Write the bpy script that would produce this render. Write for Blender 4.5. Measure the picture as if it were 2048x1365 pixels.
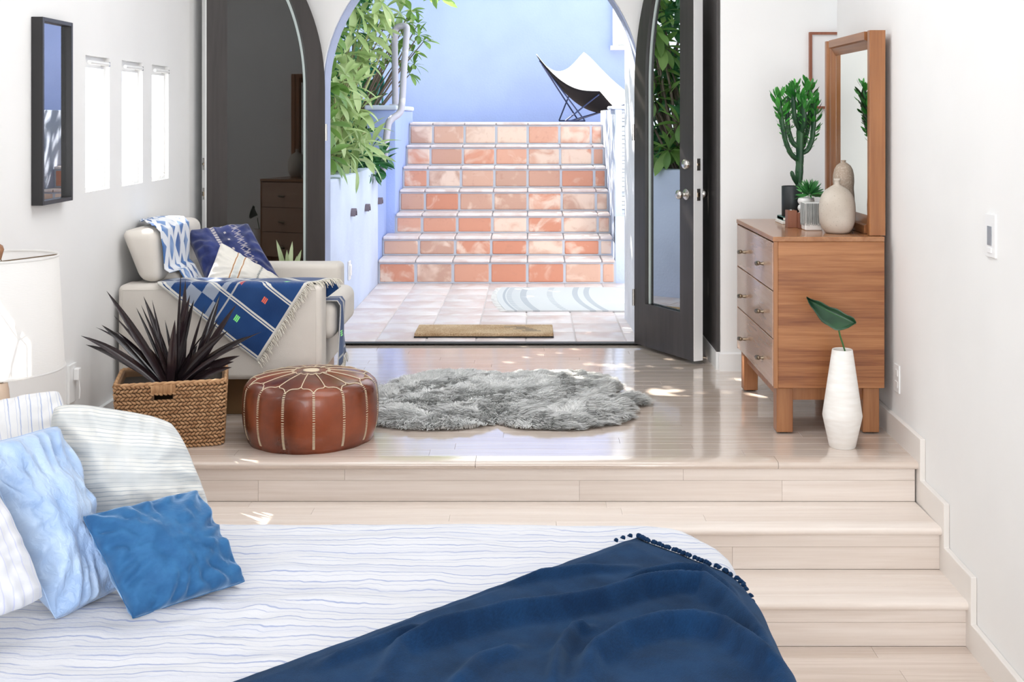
import bpy, bmesh, math, random
import numpy as np
from mathutils import Vector, Matrix, noise as mnoise

for o in list(bpy.data.objects):
    bpy.data.objects.remove(o, do_unlink=True)
SC = bpy.context.scene
COL = SC.collection

# ------------------------------------------------------------------ camera
F, CX, CY, H = 2308.0, 1060.0, 235.0, 1.39        # focal length in pixels, vanishing point, eye height
cam_d = bpy.data.cameras.new('camera')
cam_d.sensor_width = 36.0
cam_d.lens = F / 2048.0 * 36.0
cam_d.shift_x = -(CX - 1024.0) / 2048.0
cam_d.shift_y = (CY - 682.5) / 2048.0
cam_d.clip_start = 0.05
cam = bpy.data.objects.new('camera', cam_d)
cam.location = (0, 0, H)
cam.rotation_euler = (math.pi / 2, 0, 0)
COL.objects.link(cam)
SC.camera = cam

# ------------------------------------------------------------------ world, sun, fill lamps at the openings
SKY_STRENGTH = 1.55
w = bpy.data.worlds.new('hazy_sky')
SC.world = w
w.use_nodes = True
bg = w.node_tree.nodes['Background']
bg.inputs['Color'].default_value = (0.88, 0.94, 1.0, 1)
bg.inputs['Strength'].default_value = SKY_STRENGTH

sun_d = bpy.data.lights.new('sun', 'SUN')
sun_d.energy = 16.0
sun_d.angle = 0.009
sun_d.color = (1.0, 0.93, 0.82)
sun = bpy.data.objects.new('sun', sun_d)
sun.rotation_euler = Vector((0.63, -0.72, -1.15)).to_track_quat('-Z', 'Y').to_euler()
COL.objects.link(sun)

def area(name, loc, direction, sx, sy, watts, color):
    d = bpy.data.lights.new(name, 'AREA')
    d.shape = 'RECTANGLE'; d.size = sx; d.size_y = sy
    d.energy = watts; d.color = color
    o = bpy.data.objects.new(name, d)
    o.location = loc
    o.rotation_euler = Vector(direction).to_track_quat('-Z', 'Y').to_euler()
    COL.objects.link(o)
    return o
# fill lamps added to brighten the room from behind and from overhead
area('rear_window_daylight', (-0.15, -2.42, 1.05), (0, 1, 0), 3.0, 2.6, 88.0, (0.985, 0.99, 1.0))
area('skylight_daylight', (-0.15, 4.4, 2.88), (0, 0, -1), 2.2, 2.0, 20.0, (0.97, 0.985, 1.0))

SC.view_settings.view_transform = 'Standard'
SC.view_settings.look = 'None'
SC.view_settings.exposure = 0.72
SC.view_settings.gamma = 1.0
SC.view_settings.use_curve_mapping = False
try:
    SC.cycles.use_denoising = True
    SC.cycles.max_bounces = 10
    SC.cycles.transparent_max_bounces = 12
    SC.cycles.sample_clamp_indirect = 6.0
    SC.cycles.caustics_reflective = False
    SC.cycles.caustics_refractive = False
except Exception:
    pass

# ------------------------------------------------------------------ helpers
def P(x, y, d):
    """photo pixel at a known depth -> place in the room"""
    return Vector(((x - CX) * d / F, d, H - (y - CY) * d / F))

WL = {}
def reg(o, loc):
    WL[o.name] = Vector(loc)
def wl(o):
    return WL.get(o.name, Vector((0, 0, 0)))
def tag(o, label=None, cat=None, group=None, kind=None):
    if label: o['label'] = label
    if cat: o['category'] = cat
    if group: o['group'] = group
    if kind: o['kind'] = kind
    return o
def thing(name, loc, label=None, cat=None, group=None, kind=None):
    o = bpy.data.objects.new(name, None)
    o.empty_display_size = 0.1
    COL.objects.link(o)
    o.location = loc
    reg(o, loc)
    return tag(o, label, cat, group, kind)
def link_child(o, parent, world):
    COL.objects.link(o)
    world = Vector(world)
    if parent is not None:
        o.parent = parent
        o.location = world - wl(parent)
    else:
        o.location = world
    reg(o, world)
    return o

class MB:
    def __init__(s):
        s.v = []; s.f = []; s.uv = []
    def add(s, verts, faces, uv=None):
        b = len(s.v)
        s.v.extend([tuple(float(c) for c in p) for p in verts])
        s.f.extend([tuple(b + i for i in f) for f in faces])
        s.uv.extend([tuple(u) for u in uv] if uv is not None else [(0.0, 0.0)] * len(verts))
        return s
    def box(s, x0, x1, y0, y1, z0, z1):
        return s.add([(x0,y0,z0),(x1,y0,z0),(x1,y1,z0),(x0,y1,z0),(x0,y0,z1),(x1,y0,z1),(x1,y1,z1),(x0,y1,z1)],
              [(0,3,2,1),(4,5,6,7),(0,1,5,4),(1,2,6,5),(2,3,7,6),(3,0,4,7)])
    def obox(s, c, ax, ay, az):
        c, ax, ay, az = Vector(c), Vector(ax), Vector(ay), Vector(az)
        vs = [c + i*ax + j*ay + k*az for k in (-1,1) for (i,j) in ((-1,-1),(1,-1),(1,1),(-1,1))]
        return s.add(vs, [(0,3,2,1),(4,5,6,7),(0,1,5,4),(1,2,6,5),(2,3,7,6),(3,0,4,7)])
    def prism(s, poly, axis, a0, a1):
        """poly: 2-D points; axis 'x','y','z' is the direction of extrusion"""
        def mk(p, a):
            return {'x': (a, p[0], p[1]), 'y': (p[0], a, p[1]), 'z': (p[0], p[1], a)}[axis]
        n = len(poly)
        vs = [mk(p, a0) for p in poly] + [mk(p, a1) for p in poly]
        fs = [tuple(range(n)), tuple(range(2*n-1, n-1, -1))]
        fs += [(i, i+n, (i+1) % n + n, (i+1) % n) for i in range(n)]
        return s.add(vs, fs)
    def tube(s, pts, r, n=8, closed=False):
        pts = [Vector(p) for p in pts]
        m = len(pts)
        rs = r if isinstance(r, (list, tuple)) else [r] * m
        vs = []; up = Vector((0.13, 0.21, 0.97)).normalized()
        prev = None
        for i in range(m):
            if closed:
                t = pts[(i+1) % m] - pts[i-1]
            else:
                t = pts[min(i+1, m-1)] - pts[max(i-1, 0)]
            t.normalize()
            if prev is None:
                a = t.cross(up)
                if a.length < 1e-3: a = t.cross(Vector((1, 0, 0)))
                a.normalize()
            else:
                a = prev - t * prev.dot(t)
                if a.length < 1e-5: a = t.cross(up)
                a.normalize()
            prev = a
            b = t.cross(a)
            for k in range(n):
                q = 2*math.pi*k/n
                vs.append(pts[i] + (a*math.cos(q) + b*math.sin(q)) * rs[i])
        fs = []
        for i in range(m if closed else m-1):
            j = (i+1) % m
            for k in range(n):
                fs.append((i*n+k, i*n+(k+1) % n, j*n+(k+1) % n, j*n+k))
        if not closed:
            fs.append(tuple(range(n-1, -1, -1)))
            fs.append(tuple((m-1)*n+k for k in range(n)))
        return s.add(vs, fs)
    def lathe(s, prof, c, n=32, ax=1.0):
        c = Vector(c); vs = []; fs = []
        m = len(prof)
        for (r, z) in prof:
            for k in range(n):
                q = 2*math.pi*k/n
                vs.append((c.x + r*math.cos(q), c.y + r*math.sin(q)*ax, c.z + z))
        for i in range(m-1):
            for k in range(n):
                fs.append((i*n+k, i*n+(k+1) % n, (i+1)*n+(k+1) % n, (i+1)*n+k))
        fs.append(tuple(range(n-1, -1, -1)))
        fs.append(tuple((m-1)*n+k for k in range(n)))
        return s.add(vs, fs)
    def grid(s, G, uv=None):
        """G[i][j] rows of points"""
        ny, nx = len(G), len(G[0])
        vs = [p for row in G for p in row]
        fs = [(i*nx+j, i*nx+j+1, (i+1)*nx+j+1, (i+1)*nx+j) for i in range(ny-1) for j in range(nx-1)]
        u = None
        if uv is not None: u = [q for row in uv for q in row]
        return s.add(vs, fs, u)
    def mesh(s, name, mat, smooth=None, bevel=0.0, seg=2, origin=None):
        V = np.array(s.v, dtype=float)
        if origin is None:
            lo, hi = V.min(0), V.max(0)
            origin = Vector(((lo[0]+hi[0])/2, (lo[1]+hi[1])/2, lo[2]))
        V = V - np.array(origin)
        me = bpy.data.meshes.new(name)
        me.from_pydata([tuple(p) for p in V], [], s.f)
        if any(u != (0.0, 0.0) for u in s.uv):
            layer = me.uv_layers.new(name='uv')
            li = np.empty(len(me.loops), dtype=np.int32)
            me.loops.foreach_get('vertex_index', li)
            U = np.array(s.uv, dtype=np.float32)[li]
            layer.data.foreach_set('uv', U.ravel())
        if bevel > 0:
            bm = bmesh.new(); bm.from_mesh(me)
            ed = [e for e in bm.edges if len(e.link_faces) == 2 and e.calc_face_angle(0) > 0.5]
            bmesh.ops.bevel(bm, geom=ed, offset=bevel, segments=seg, profile=0.5, affect='EDGES', clamp_overlap=True)
            bm.to_mesh(me); bm.free()
        if smooth is not None:
            me.shade_smooth()
            if smooth < 179:
                me.set_sharp_from_angle(angle=math.radians(smooth))
        me.materials.append(mat)
        me.update()
        return me, origin
    def build(s, name, mat, parent=None, smooth=None, bevel=0.0, seg=2, solidify=0.0, subsurf=0, off=0.0):
        me, org = s.mesh(name, mat, smooth, bevel, seg)
        o = bpy.data.objects.new(name, me)
        link_child(o, parent, org)
        if subsurf:
            m = o.modifiers.new('subsurf', 'SUBSURF'); m.levels = subsurf; m.render_levels = subsurf
        if solidify:
            m = o.modifiers.new('solidify', 'SOLIDIFY'); m.thickness = solidify; m.offset = off
        return o

def bx(name, mat, parent, x0, x1, y0, y1, z0, z1, bevel=0.0, seg=2, smooth=None):
    soft = bevel > 0.013
    o = MB().box(x0, x1, y0, y1, z0, z1).build(name, mat, parent, smooth=(60 if (soft and smooth is None) else smooth), bevel=bevel, seg=seg)
    if soft:
        m = o.modifiers.new('weighted_normal', 'WEIGHTED_NORMAL'); m.weight = 80; m.keep_sharp = True
    return o
def copy_at(src, parent, world, scale=None, rot=None):
    o = bpy.data.objects.new(src.name.split('.')[0], src.data)
    link_child(o, parent, world)
    if scale: o.scale = scale
    if rot is not None: o.rotation_euler = rot
    return o
def mesh_at(name, me, parent, world, scale=None, rot=None, mat3=None):
    o = bpy.data.objects.new(name, me)
    link_child(o, parent, world)
    if mat3 is not None:
        o.matrix_local = Matrix.Translation(o.location) @ mat3.to_4x4()
    else:
        if scale: o.scale = scale
        if rot is not None: o.rotation_euler = rot
    return o
def nz(x, y, z=0.0):
    return mnoise.noise(Vector((x, y, z)))
def fbm(x, y, z=0.0, o=3):
    s = 0; a = 1
    for i in range(o):
        s += a * nz(x, y, z + 7.3*i); x *= 2; y *= 2; a *= 0.5
    return s
def sstep(a, b, x):
    t = min(1, max(0, (x-a)/(b-a))); return t*t*(3-2*t)

# ------------------------------------------------------------------ materials
class X:
    """tiny expression layer over shader math nodes"""
    def __init__(s, nt, v): s.nt = nt; s.v = v
    def _m(s, op, o=None, c=None):
        n = s.nt.nodes.new('ShaderNodeMath'); n.operation = op
        for i, q in enumerate((s, o, c)):
            if q is None: continue
            q = q.v if isinstance(q, X) else q
            if isinstance(q, (int, float)): n.inputs[i].default_value = q
            else: s.nt.links.new(q, n.inputs[i])
        return X(s.nt, n.outputs[0])
    def __add__(s, o): return s._m('ADD', o)
    def __sub__(s, o): return s._m('SUBTRACT', o)
    def __mul__(s, o): return s._m('MULTIPLY', o)
    def __truediv__(s, o): return s._m('DIVIDE', o)
    __radd__ = __add__; __rmul__ = __mul__
    def frac(s): return s._m('FRACT')
    def abs(s): return s._m('ABSOLUTE')
    def lt(s, o): return s._m('LESS_THAN', o)
    def gt(s, o): return s._m('GREATER_THAN', o)
    def sin(s): return s._m('SINE')
    def max(s, o): return s._m('MAXIMUM', o)
    def min(s, o): return s._m('MINIMUM', o)
    def pow(s, o): return s._m('POWER', o)
    def band(s, c, w): return (s - c).abs().lt(w)
    def sm(s, a, b):
        n = s.nt.nodes.new('ShaderNodeMapRange'); n.interpolation_type = 'SMOOTHSTEP'
        n.inputs['From Min'].default_value = a; n.inputs['From Max'].default_value = b
        s.nt.links.new(s.v, n.inputs['Value'])
        return X(s.nt, n.outputs[0])

class MT:
    def __init__(s, name, color=(0.8,0.8,0.8), rough=0.5, metallic=0.0, spec=0.5, sheen=0.0, coat=0.0):
        s.m = bpy.data.materials.new(name); s.m.use_nodes = True
        s.nt = s.m.node_tree
        s.b = s.nt.nodes['Principled BSDF']
        s.b.inputs['Base Color'].default_value = (*color, 1)
        s.b.inputs['Roughness'].default_value = rough
        s.b.inputs['Metallic'].default_value = metallic
        s.b.inputs['Specular IOR Level'].default_value = spec
        if sheen: s.b.inputs['Sheen Weight'].default_value = sheen
        if coat:
            s.b.inputs['Coat Weight'].default_value = coat; s.b.inputs['Coat Roughness'].default_value = 0.08
        s.c = color
    def coord(s, kind='Object', scale=(1,1,1), rot=(0,0,0)):
        t = s.nt.nodes.new('ShaderNodeTexCoord')
        mp = s.nt.nodes.new('ShaderNodeMapping')
        mp.inputs['Scale'].default_value = scale; mp.inputs['Rotation'].default_value = rot
        s.nt.links.new(t.outputs[kind], mp.inputs['Vector'])
        return mp.outputs[0]
    def xyz(s, kind='Object', scale=(1,1,1)):
        v = s.coord(kind, scale)
        n = s.nt.nodes.new('ShaderNodeSeparateXYZ'); s.nt.links.new(v, n.inputs[0])
        return [X(s.nt, n.outputs[i]) for i in range(3)]
    def noise(s, scale, detail=3, vec=None, rough=0.5, dist=0.0, w=None):
        n = s.nt.nodes.new('ShaderNodeTexNoise')
        if w is not None:
            n.noise_dimensions = '4D'; s.nt.links.new(w.v, n.inputs['W'])
        n.inputs['Scale'].default_value = scale; n.inputs['Detail'].default_value = detail
        n.inputs['Roughness'].default_value = rough; n.inputs['Distortion'].default_value = dist
        if vec is not None: s.nt.links.new(vec, n.inputs['Vector'])
        return X(s.nt, n.outputs[0])
    def rand(s):
        n = s.nt.nodes.new('ShaderNodeObjectInfo'); return X(s.nt, n.outputs['Random'])
    def island(s):
        n = s.nt.nodes.new('ShaderNodeNewGeometry'); return X(s.nt, n.outputs['Random Per Island'])
    def mix(s, fac, a, b):
        n = s.nt.nodes.new('ShaderNodeMix'); n.data_type = 'RGBA'
        for q, i in ((fac, 0), (a, 6), (b, 7)):
            if isinstance(q, X): s.nt.links.new(q.v, n.inputs[i])
            elif isinstance(q, (int, float)): n.inputs[i].default_value = q
            elif isinstance(q, tuple): n.inputs[i].default_value = (*q, 1)
            else: s.nt.links.new(q, n.inputs[i])
        return n.outputs[2]
    def ramp(s, fac, stops):
        n = s.nt.nodes.new('ShaderNodeValToRGB')
        cr = n.color_ramp
        while len(cr.elements) < len(stops): cr.elements.new(0.5)
        for e, (p, c) in zip(cr.elements, stops):
            e.position = p; e.color = (*c, 1)
        s.nt.links.new(fac.v, n.inputs[0])
        return n.outputs[0]
    def base(s, sock): s.nt.links.new(sock, s.b.inputs['Base Color']); return s
    def setin(s, name, x): s.nt.links.new(x.v if isinstance(x, X) else x, s.b.inputs[name]); return s
    def bump(s, x, strength=0.3, dist=0.01):
        n = s.nt.nodes.new('ShaderNodeBump')
        n.inputs['Strength'].default_value = strength; n.inputs['Distance'].default_value = dist
        s.nt.links.new(x.v, n.inputs['Height']); s.nt.links.new(n.outputs[0], s.b.inputs['Normal'])
        return s

def stucco(name, col, scale=60, strength=0.15, dist=0.004, rough=0.8, var=0.06):
    t = MT(name, col, rough, spec=0.25)
    n = t.noise(2.2, 4, t.coord())
    dark = tuple(c*(1-var) for c in col); light = tuple(min(1, c*(1+var)) for c in col)
    t.base(t.mix(n.sm(0.3, 0.7), dark, light))
    t.bump(t.noise(scale, 3, t.coord()), strength, dist)
    return t.m
def wood(name, c1, c2, axis='x', freq=1.0, rough=0.35, coat=0.0, streak=22, objvar=0.25, bump=0.08):
    t = MT(name, c1, rough, coat=coat)
    sc = {'x': (0.9, streak, streak), 'y': (streak, 0.9, streak), 'z': (streak, streak, 0.9)}[axis]
    r = t.rand()
    n = t.noise(1.0*freq, 5, t.coord(scale=sc), 0.6, 0.6, w=r*37.0)
    n2 = t.noise(5.0*freq, 2, t.coord(scale=sc), 0.5, w=r*11.0)
    f = (n*0.75 + n2*0.25).sm(0.3, 0.7)
    f = (f + (r - 0.5)*objvar).max(0.0).min(1.0)
    t.base(t.mix(f, c1, c2))
    t.bump(n2, bump, 0.002)
    return t.m
def fabric(name, col, scale=900, rough=0.9, sheen=0.3, strength=0.25, var=0.08):
    t = MT(name, col, rough, spec=0.2, sheen=sheen)
    n = t.noise(6, 4, t.coord())
    t.base(t.mix(n.sm(0.3, 0.7), tuple(c*(1-var) for c in col), tuple(min(1, c*(1+var)) for c in col)))
    t.bump(t.noise(scale, 2, t.coord()), strength, 0.002)
    return t.m
def glass_mat(name, tint, refl, rough=0.0, refl_col=(1,1,1)):
    m = bpy.data.materials.new(name); m.use_nodes = True
    nt = m.node_tree; nt.nodes.clear()
    o = nt.nodes.new('ShaderNodeOutputMaterial'); mx = nt.nodes.new('ShaderNodeMixShader')
    tr = nt.nodes.new('ShaderNodeBsdfTransparent'); gl = nt.nodes.new('ShaderNodeBsdfGlossy')
    tr.inputs[0].default_value = (*tint, 1); gl.inputs['Roughness'].default_value = rough
    gl.inputs['Color'].default_value = (*refl_col, 1)
    lw = nt.nodes.new('ShaderNodeFresnel'); lw.inputs['IOR'].default_value = 1.5
    ma = nt.nodes.new('ShaderNodeMath'); ma.operation = 'ADD'; ma.use_clamp = True
    ma.inputs[1].default_value = refl
    nt.links.new(lw.outputs[0], ma.inputs[0]); nt.links.new(ma.outputs[0], mx.inputs[0])
    nt.links.new(tr.outputs[0], mx.inputs[1]); nt.links.new(gl.outputs[0], mx.inputs[2])
    nt.links.new(mx.outputs[0], o.inputs[0])
    return m

M = {}
M['white_wall'] = stucco('white_wall_paint', (0.86, 0.855, 0.845), 90, 0.08, 0.002, 0.7, 0.015)
M['white_trim'] = MT('white_trim_paint', (0.86, 0.86, 0.855), 0.35).m
M['blue_wall'] = stucco('blue_stucco', (0.345, 0.435, 0.75), 45, 0.35, 0.006, 0.85, 0.035)
M['pale_blue_wall'] = stucco('pale_blue_stucco', (0.58, 0.65, 0.82), 45, 0.35, 0.006, 0.85, 0.07)
M['reveal_blue'] = stucco('grey_blue_arch_stucco', (0.40, 0.45, 0.62), 70, 0.4, 0.006, 0.85, 0.1)
M['white_stucco'] = stucco('white_stucco', (0.80, 0.82, 0.88), 30, 0.5, 0.01, 0.85, 0.08)
M['floor_wood'] = wood('whitewashed_floor_oak', (0.58, 0.475, 0.40), (0.72, 0.62, 0.55), 'x', 1.0, 0.14, 1.0, 26, 0.3, 0.02)
M['step_wood'] = wood('whitewashed_step_oak', (0.71, 0.615, 0.545), (0.84, 0.76, 0.70), 'x', 1.0, 0.34, 0.1, 26, 0.35, 0.05)
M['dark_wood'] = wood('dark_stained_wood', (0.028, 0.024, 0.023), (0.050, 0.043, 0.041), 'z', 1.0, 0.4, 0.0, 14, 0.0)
M['black'] = MT('black_rubber', (0.012, 0.012, 0.013), 0.5).m
M['steel'] = MT('brushed_steel', (0.62, 0.60, 0.57), 0.25, 1.0).m
M['brass'] = MT('aged_brass', (0.20, 0.155, 0.11), 0.3, 1.0).m
# ================================================================== SETTING
R0, RUN, RISE = 4.67, 0.28, 0.165
XL = -1.92                                   # left wall
def xw(d): return 1.585 + (d - 4.65) * 0.02   # right wall runs very slightly askew
CEIL = 2.9
rnd = random.Random(7)

# ---- raised floor: single planks
floor = bx('floor', MT('floor_joint_shadow', (0.5, 0.41, 0.34), 0.6).m, None, XL, 2.5, R0+0.03, 7.05, -0.12, -0.012)  # brown slab under the planks, seen in the joints
tag(floor, 'raised pale whitewashed wooden plank floor in front of the arch', None, None, 'structure')
PW = 0.0885
nrow = int(round((7.0 - R0 - 0.07) / PW))
PLANK = {}
def plank_mesh(L):
    if L not in PLANK:
        PLANK[L], _ = MB().box(-L/2+0.0003, L/2-0.0003, -PW/2+0.0003, PW/2-0.0003, -0.012, 0).mesh('plank', M['floor_wood'], bevel=0.0007, seg=1, origin=Vector((0,0,0)))
    return PLANK[L]
for r in range(nrow):
    y = R0 + 0.07 + PW*(r+0.5)
    x = XL + 0.004
    k = 0
    while x < (1.62 if y < 6.0 else 1.03 if y > 6.34 else 2.0):
        L = rnd.choice([0.6, 0.8, 1.0, 1.3]) if k else rnd.choice([0.4, 0.7, 1.0])
        mesh_at('plank', plank_mesh(L), floor, (x + L/2, y, 0))
        x += L; k += 1
yend = R0 + 0.07 + PW*nrow
x = XL
for L in (1.7, 1.22, 0.62):
    b = MB()
    prof = [(R0+0.069, 0), (R0-0.016, 0), (R0-0.023, -0.004), (R0-0.027, -0.011), (R0-0.027, -0.019), (R0-0.023, -0.026), (R0-0.016, -0.03), (R0+0.069, -0.03)]
    b.prism(prof, 'x', x+0.0008, min(x+L, xw(4.64)-0.02)-0.0008).build('nosing', M['floor_wood'], floor, smooth=50)
    x += L
bx('sill_board', M['floor_wood'], floor, -1.3, 0.72, yend, 7.02, 0.0, 0.012, bevel=0.003)

# ---- interior steps
stairs = thing('stair_flight', (0, R0, -0.495), 'whitewashed wooden steps leading down from the raised floor', None, None, 'structure')
def rboard(name, x0, x1, y0, y1, z0, z1):
    bx(name, M['step_wood'], stairs, x0+0.0003, x1-0.0003, y0, y1, z0+0.0003, z1-0.0003, bevel=0.0007, seg=1)
XR = xw(4.4) - 0.022
for s in range(3):
    yr = R0 - RUN*s
    zt = -RISE*s; zb = -RISE*(s+1)
    top = zt - 0.03
    mid = zb + 0.085
    for (z0, z1, cuts) in ((mid, top, [XL, -0.75, 0.62, XR]), (zb, mid, [XL, -1.1+0.2*s, 0.2, 1.02-0.25*s, XR])):
        for a, c in zip(cuts[:-1], cuts[1:]):
            rboard('riser_board', a, c, yr, yr+0.018, z0, z1)
    if s < 2:
        yf = R0 - RUN*(s+1)
        nb = 3; ww = (yr - (yf+0.05))/nb
        for k in range(nb):
            cuts = [XL, rnd.uniform(-1.2,-0.3), rnd.uniform(0.2,0.9), XR]
            for a, c in zip(cuts[:-1], cuts[1:]):
                rboard('tread_plank', a, c, yf+0.05+ww*k+0.0005, yf+0.05+ww*(k+1)-0.0005, zb-0.02, zb)
        prof = [(yf+0.049, zb), (yf-0.016, zb), (yf-0.023, zb-0.004), (yf-0.027, zb-0.011), (yf-0.027, zb-0.019), (yf-0.023, zb-0.026), (yf-0.016, zb-0.03), (yf+0.049, zb-0.03)]
        for a, c in ((XL, 0.1), (0.1, XR)):
            MB().prism(prof, 'x', a+0.0006, c-0.0006).build('nosing', M['step_wood'], stairs, smooth=50)
    bx('stair_core', MT('stair_core_wood', (0.62, 0.53, 0.46), 0.6).m, stairs, XL+0.01, XR-0.002, yr+0.019, yr+0.24, -0.49, zt-0.031)

# ---- lower floor
flo = bx('floor_lower', MT('floor_joint_shadow', (0.5, 0.41, 0.34), 0.6).m, None, XL, 1.7, -2.5, R0+0.3, -0.6, -0.507)
tag(flo, 'pale wooden floor of the lower sleeping area beside the bed', None, None, 'structure')
for r in range(int((R0-2*RUN - 2.3)/PW)):
    y = R0-2*RUN - PW*(r+0.5)
    for a, L in ((0.4 + rnd.uniform(-.2,.2), 1.0),):
        x = a - 1.0
        while x < 1.6:
            L = rnd.choice([0.6, 0.8, 1.0, 1.3])
            mesh_at('plank', plank_mesh(L), flo, (x + L/2, y, -0.495))
            x += L
bx('bare_boards', M['step_wood'], flo, XL+0.01, 1.6, -2.4, 2.3, -0.507, -0.496)

# ---- left wall with its small windows (the nearest is unseen, added to sun the lamp shade)
WIN = [(3.74, 4.04), (4.985, 5.27), (5.43, 5.72), (5.86, 6.13)]
WZ0, WZ1 = 1.066, 1.66
wall = MB(); T = 0.09
wall.box(XL-T, XL, -2.5, 7.3, -0.6, WZ0); wall.box(XL-T, XL, -2.5, 7.3, WZ1, CEIL)
y = -2.5
for (a, c) in WIN + [(7.3, None)]:
    wall.box(XL-T, XL, y, a, WZ0, WZ1); y = c
tag(wall.build('wall_left', M['white_wall']), 'white plastered left wall with a row of small upright windows', None, None, 'structure')
pane_m = bpy.data.materials.new('hazy_window_glass'); pane_m.use_nodes = True
nt = pane_m.node_tree; nt.nodes.clear()
o_ = nt.nodes.new('ShaderNodeOutputMaterial'); mx = nt.nodes.new('ShaderNodeMixShader'); mx.inputs[0].default_value = 0.38
tr = nt.nodes.new('ShaderNodeBsdfTransparent'); tl = nt.nodes.new('ShaderNodeBsdfTranslucent'); tl.inputs[0].default_value = (0.95,0.95,0.95,1)
nt.links.new(tr.outputs[0], mx.inputs[1]); nt.links.new(tl.outputs[0], mx.inputs[2]); nt.links.new(mx.outputs[0], o_.inputs[0])
for i, (a, c) in enumerate(WIN):
    wn = thing('window_%d' % (i+1), (XL-0.04, (a+c)/2, WZ0), 'small upright window in the white left wall, %s' % (['nearest the bed', 'next to the black picture frame', 'middle one of the three in view', 'nearest the dark arched door'][i]), None, None, 'structure')
    fr = MB(); x0, x1 = XL-0.05, XL-0.02; t = 0.016
    fr.box(x0, x1, a, a+t, WZ0, WZ1); fr.box(x0, x1, c-t, c, WZ0, WZ1); fr.box(x0, x1, a+t, c-t, WZ0, WZ0+t); fr.box(x0, x1, a+t, c-t, WZ1-0.05, WZ1)
    fr.build('window_frame', M['white_trim'], wn)
    bx('pane', pane_m, wn, XL-0.032, XL-0.028, a+t, c-t, WZ0+t, WZ1-0.05)
    MB().tube([(XL+0.012, a+0.01, WZ1-0.03), (XL+0.012, c-0.05, WZ1-0.03)], 0.009, 10).build('blind_rod', M['white_trim'], wn, smooth=40)
    bx('rod_bracket', M['steel'], wn, XL-0.02, XL+0.016, c-0.055, c-0.035, WZ1-0.04, WZ1-0.02)
    MB().tube([(XL+0.004, (a+c)/2+0.05*math.sin(q*1.7), WZ0+0.01+0.022*q) for q in range(10)], 0.0016, 5).build('blind_cord', MT('blind_cord', (0.55,0.55,0.53), 0.7).m, wn)
# ---- right wall
def askew(b):
    b.v = [(x + (y-4.65)*0.02, y, z) for (x, y, z) in b.v]; return b
tag(askew(MB().box(1.585, 1.74, -2.5, 6.06, -0.6, CEIL)).build('wall_right', M['white_wall']), 'plain white right wall behind the dresser', None, None, 'structure')
prof = [(6.06, 0.10), (4.62, 0.10), (4.62, -0.065), (4.34, -0.065), (4.34, -0.23), (4.06, -0.23), (4.06, -0.395), (-2.4, -0.395), (-2.4, -0.5), (6.06, -0.5)]
tag(askew(MB().prism([(p[0], p[1]) for p in prof], 'x', 1.563, 1.5845)).build('baseboard_right', MT('cream_skirting', (0.80, 0.76, 0.72), 0.3).m, bevel=0.002, seg=1), 'cream skirting stepping down along the right wall beside the stairs', None, None, 'structure')
# ---- alcove wall behind the dresser
tag(MB().box(1.045, 2.5, 6.33, 7.3, -0.1, CEIL).build('wall_alcove', M['white_wall']), 'white wall facing the room between arched door and dresser', None, None, 'structure')
tag(MB().box(2.5, 2.6, 5.0, 7.3, -0.1, CEIL).build('wall_alcove_end', M['white_wall']), 'white end wall of the alcove', None, None, 'structure')
tag(MB().prism([(6.315, 0.0), (6.33, 0.0), (6.33, 0.10), (6.322, 0.10), (6.315, 0.093)], 'x', 1.035, 2.5).build('baseboard_alcove', M['white_trim']), 'white skirting at the foot of the alcove wall', None, None, 'structure')
tag(bx('trim_1', M['dark_wood'], None, 1.026, 1.0445, 6.345, 7.04, 0.10, CEIL-0.01), 'dark upright jamb board in the gap behind the open right door', None, None, 'structure')  # dark board stands in for the shade on the pier's side
tag(bx('baseboard_jamb', M['white_trim'], None, 1.022, 1.0445, 6.345, 7.04, 0.0, 0.10), 'white skirting in the gap behind the open right door', None, None, 'structure')
# ---- left skirting
tag(bx('baseboard_left', M['white_trim'], None, XL+0.001, XL+0.02, R0+0.03, 7.04, 0.0, 0.10), 'white skirting along the left wall', None, None, 'structure')

# ---- arch wall
ACX, AR, ASZ = -0.2925, 0.9775, 1.56
AY0, AY1 = 7.05, 7.30
b = MB()
b.box(XL, ACX-AR, AY0, AY1, -0.12, CEIL); b.box(ACX+AR, 1.0449, AY0, AY1, -0.12, CEIL)
NS = 40
ang = [math.pi*i/NS for i in range(NS+1)]
for i in range(NS):
    p, q = ang[i], ang[i+1]
    x0, z0, x1, z1 = ACX+AR*math.cos(p), ASZ+AR*math.sin(p), ACX+AR*math.cos(q), ASZ+AR*math.sin(q)
    b.prism([(x1, z1), (x0, z0), (x0, CEIL), (x1, CEIL)], 'y', AY0, AY1)
tag(b.build('wall_arch', M['white_wall']), 'white end wall pierced by the wide round arch to the patio', None, None, 'structure')
b = MB()
pts = [(ACX-AR, 0.0)] + [(ACX+AR*math.cos(a), ASZ+AR*math.sin(a)) for a in reversed(ang)] + [(ACX+AR, 0.0)]
def off(p, k):
    if p[1] <= ASZ: return (p[0] + (k if p[0] < ACX else -k), p[1])
    dx, dz = ACX-p[0], ASZ-p[1]; L = math.hypot(dx, dz)
    return (p[0]+dx/L*k, p[1]+dz/L*k)
G = []
for p in pts:
    i = off(p, 0.008); o = off(p, 0.0005)
    G.append([(o[0], AY0+0.035, o[1]), (i[0], AY0+0.035, i[1]), (i[0], AY1, i[1]), (o[0], AY1, o[1])])
tag(b.grid(G).build('trim_2', M['reveal_blue'], smooth=40), 'grey blue stucco lining of the round arch', None, None, 'structure')
tag(bx('trim_3', M['black'], None, -1.27, 0.685, 7.02, 7.075, 0.0, 0.016, bevel=0.003), 'black threshold strip across the arch doorway', None, None, 'structure')

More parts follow.
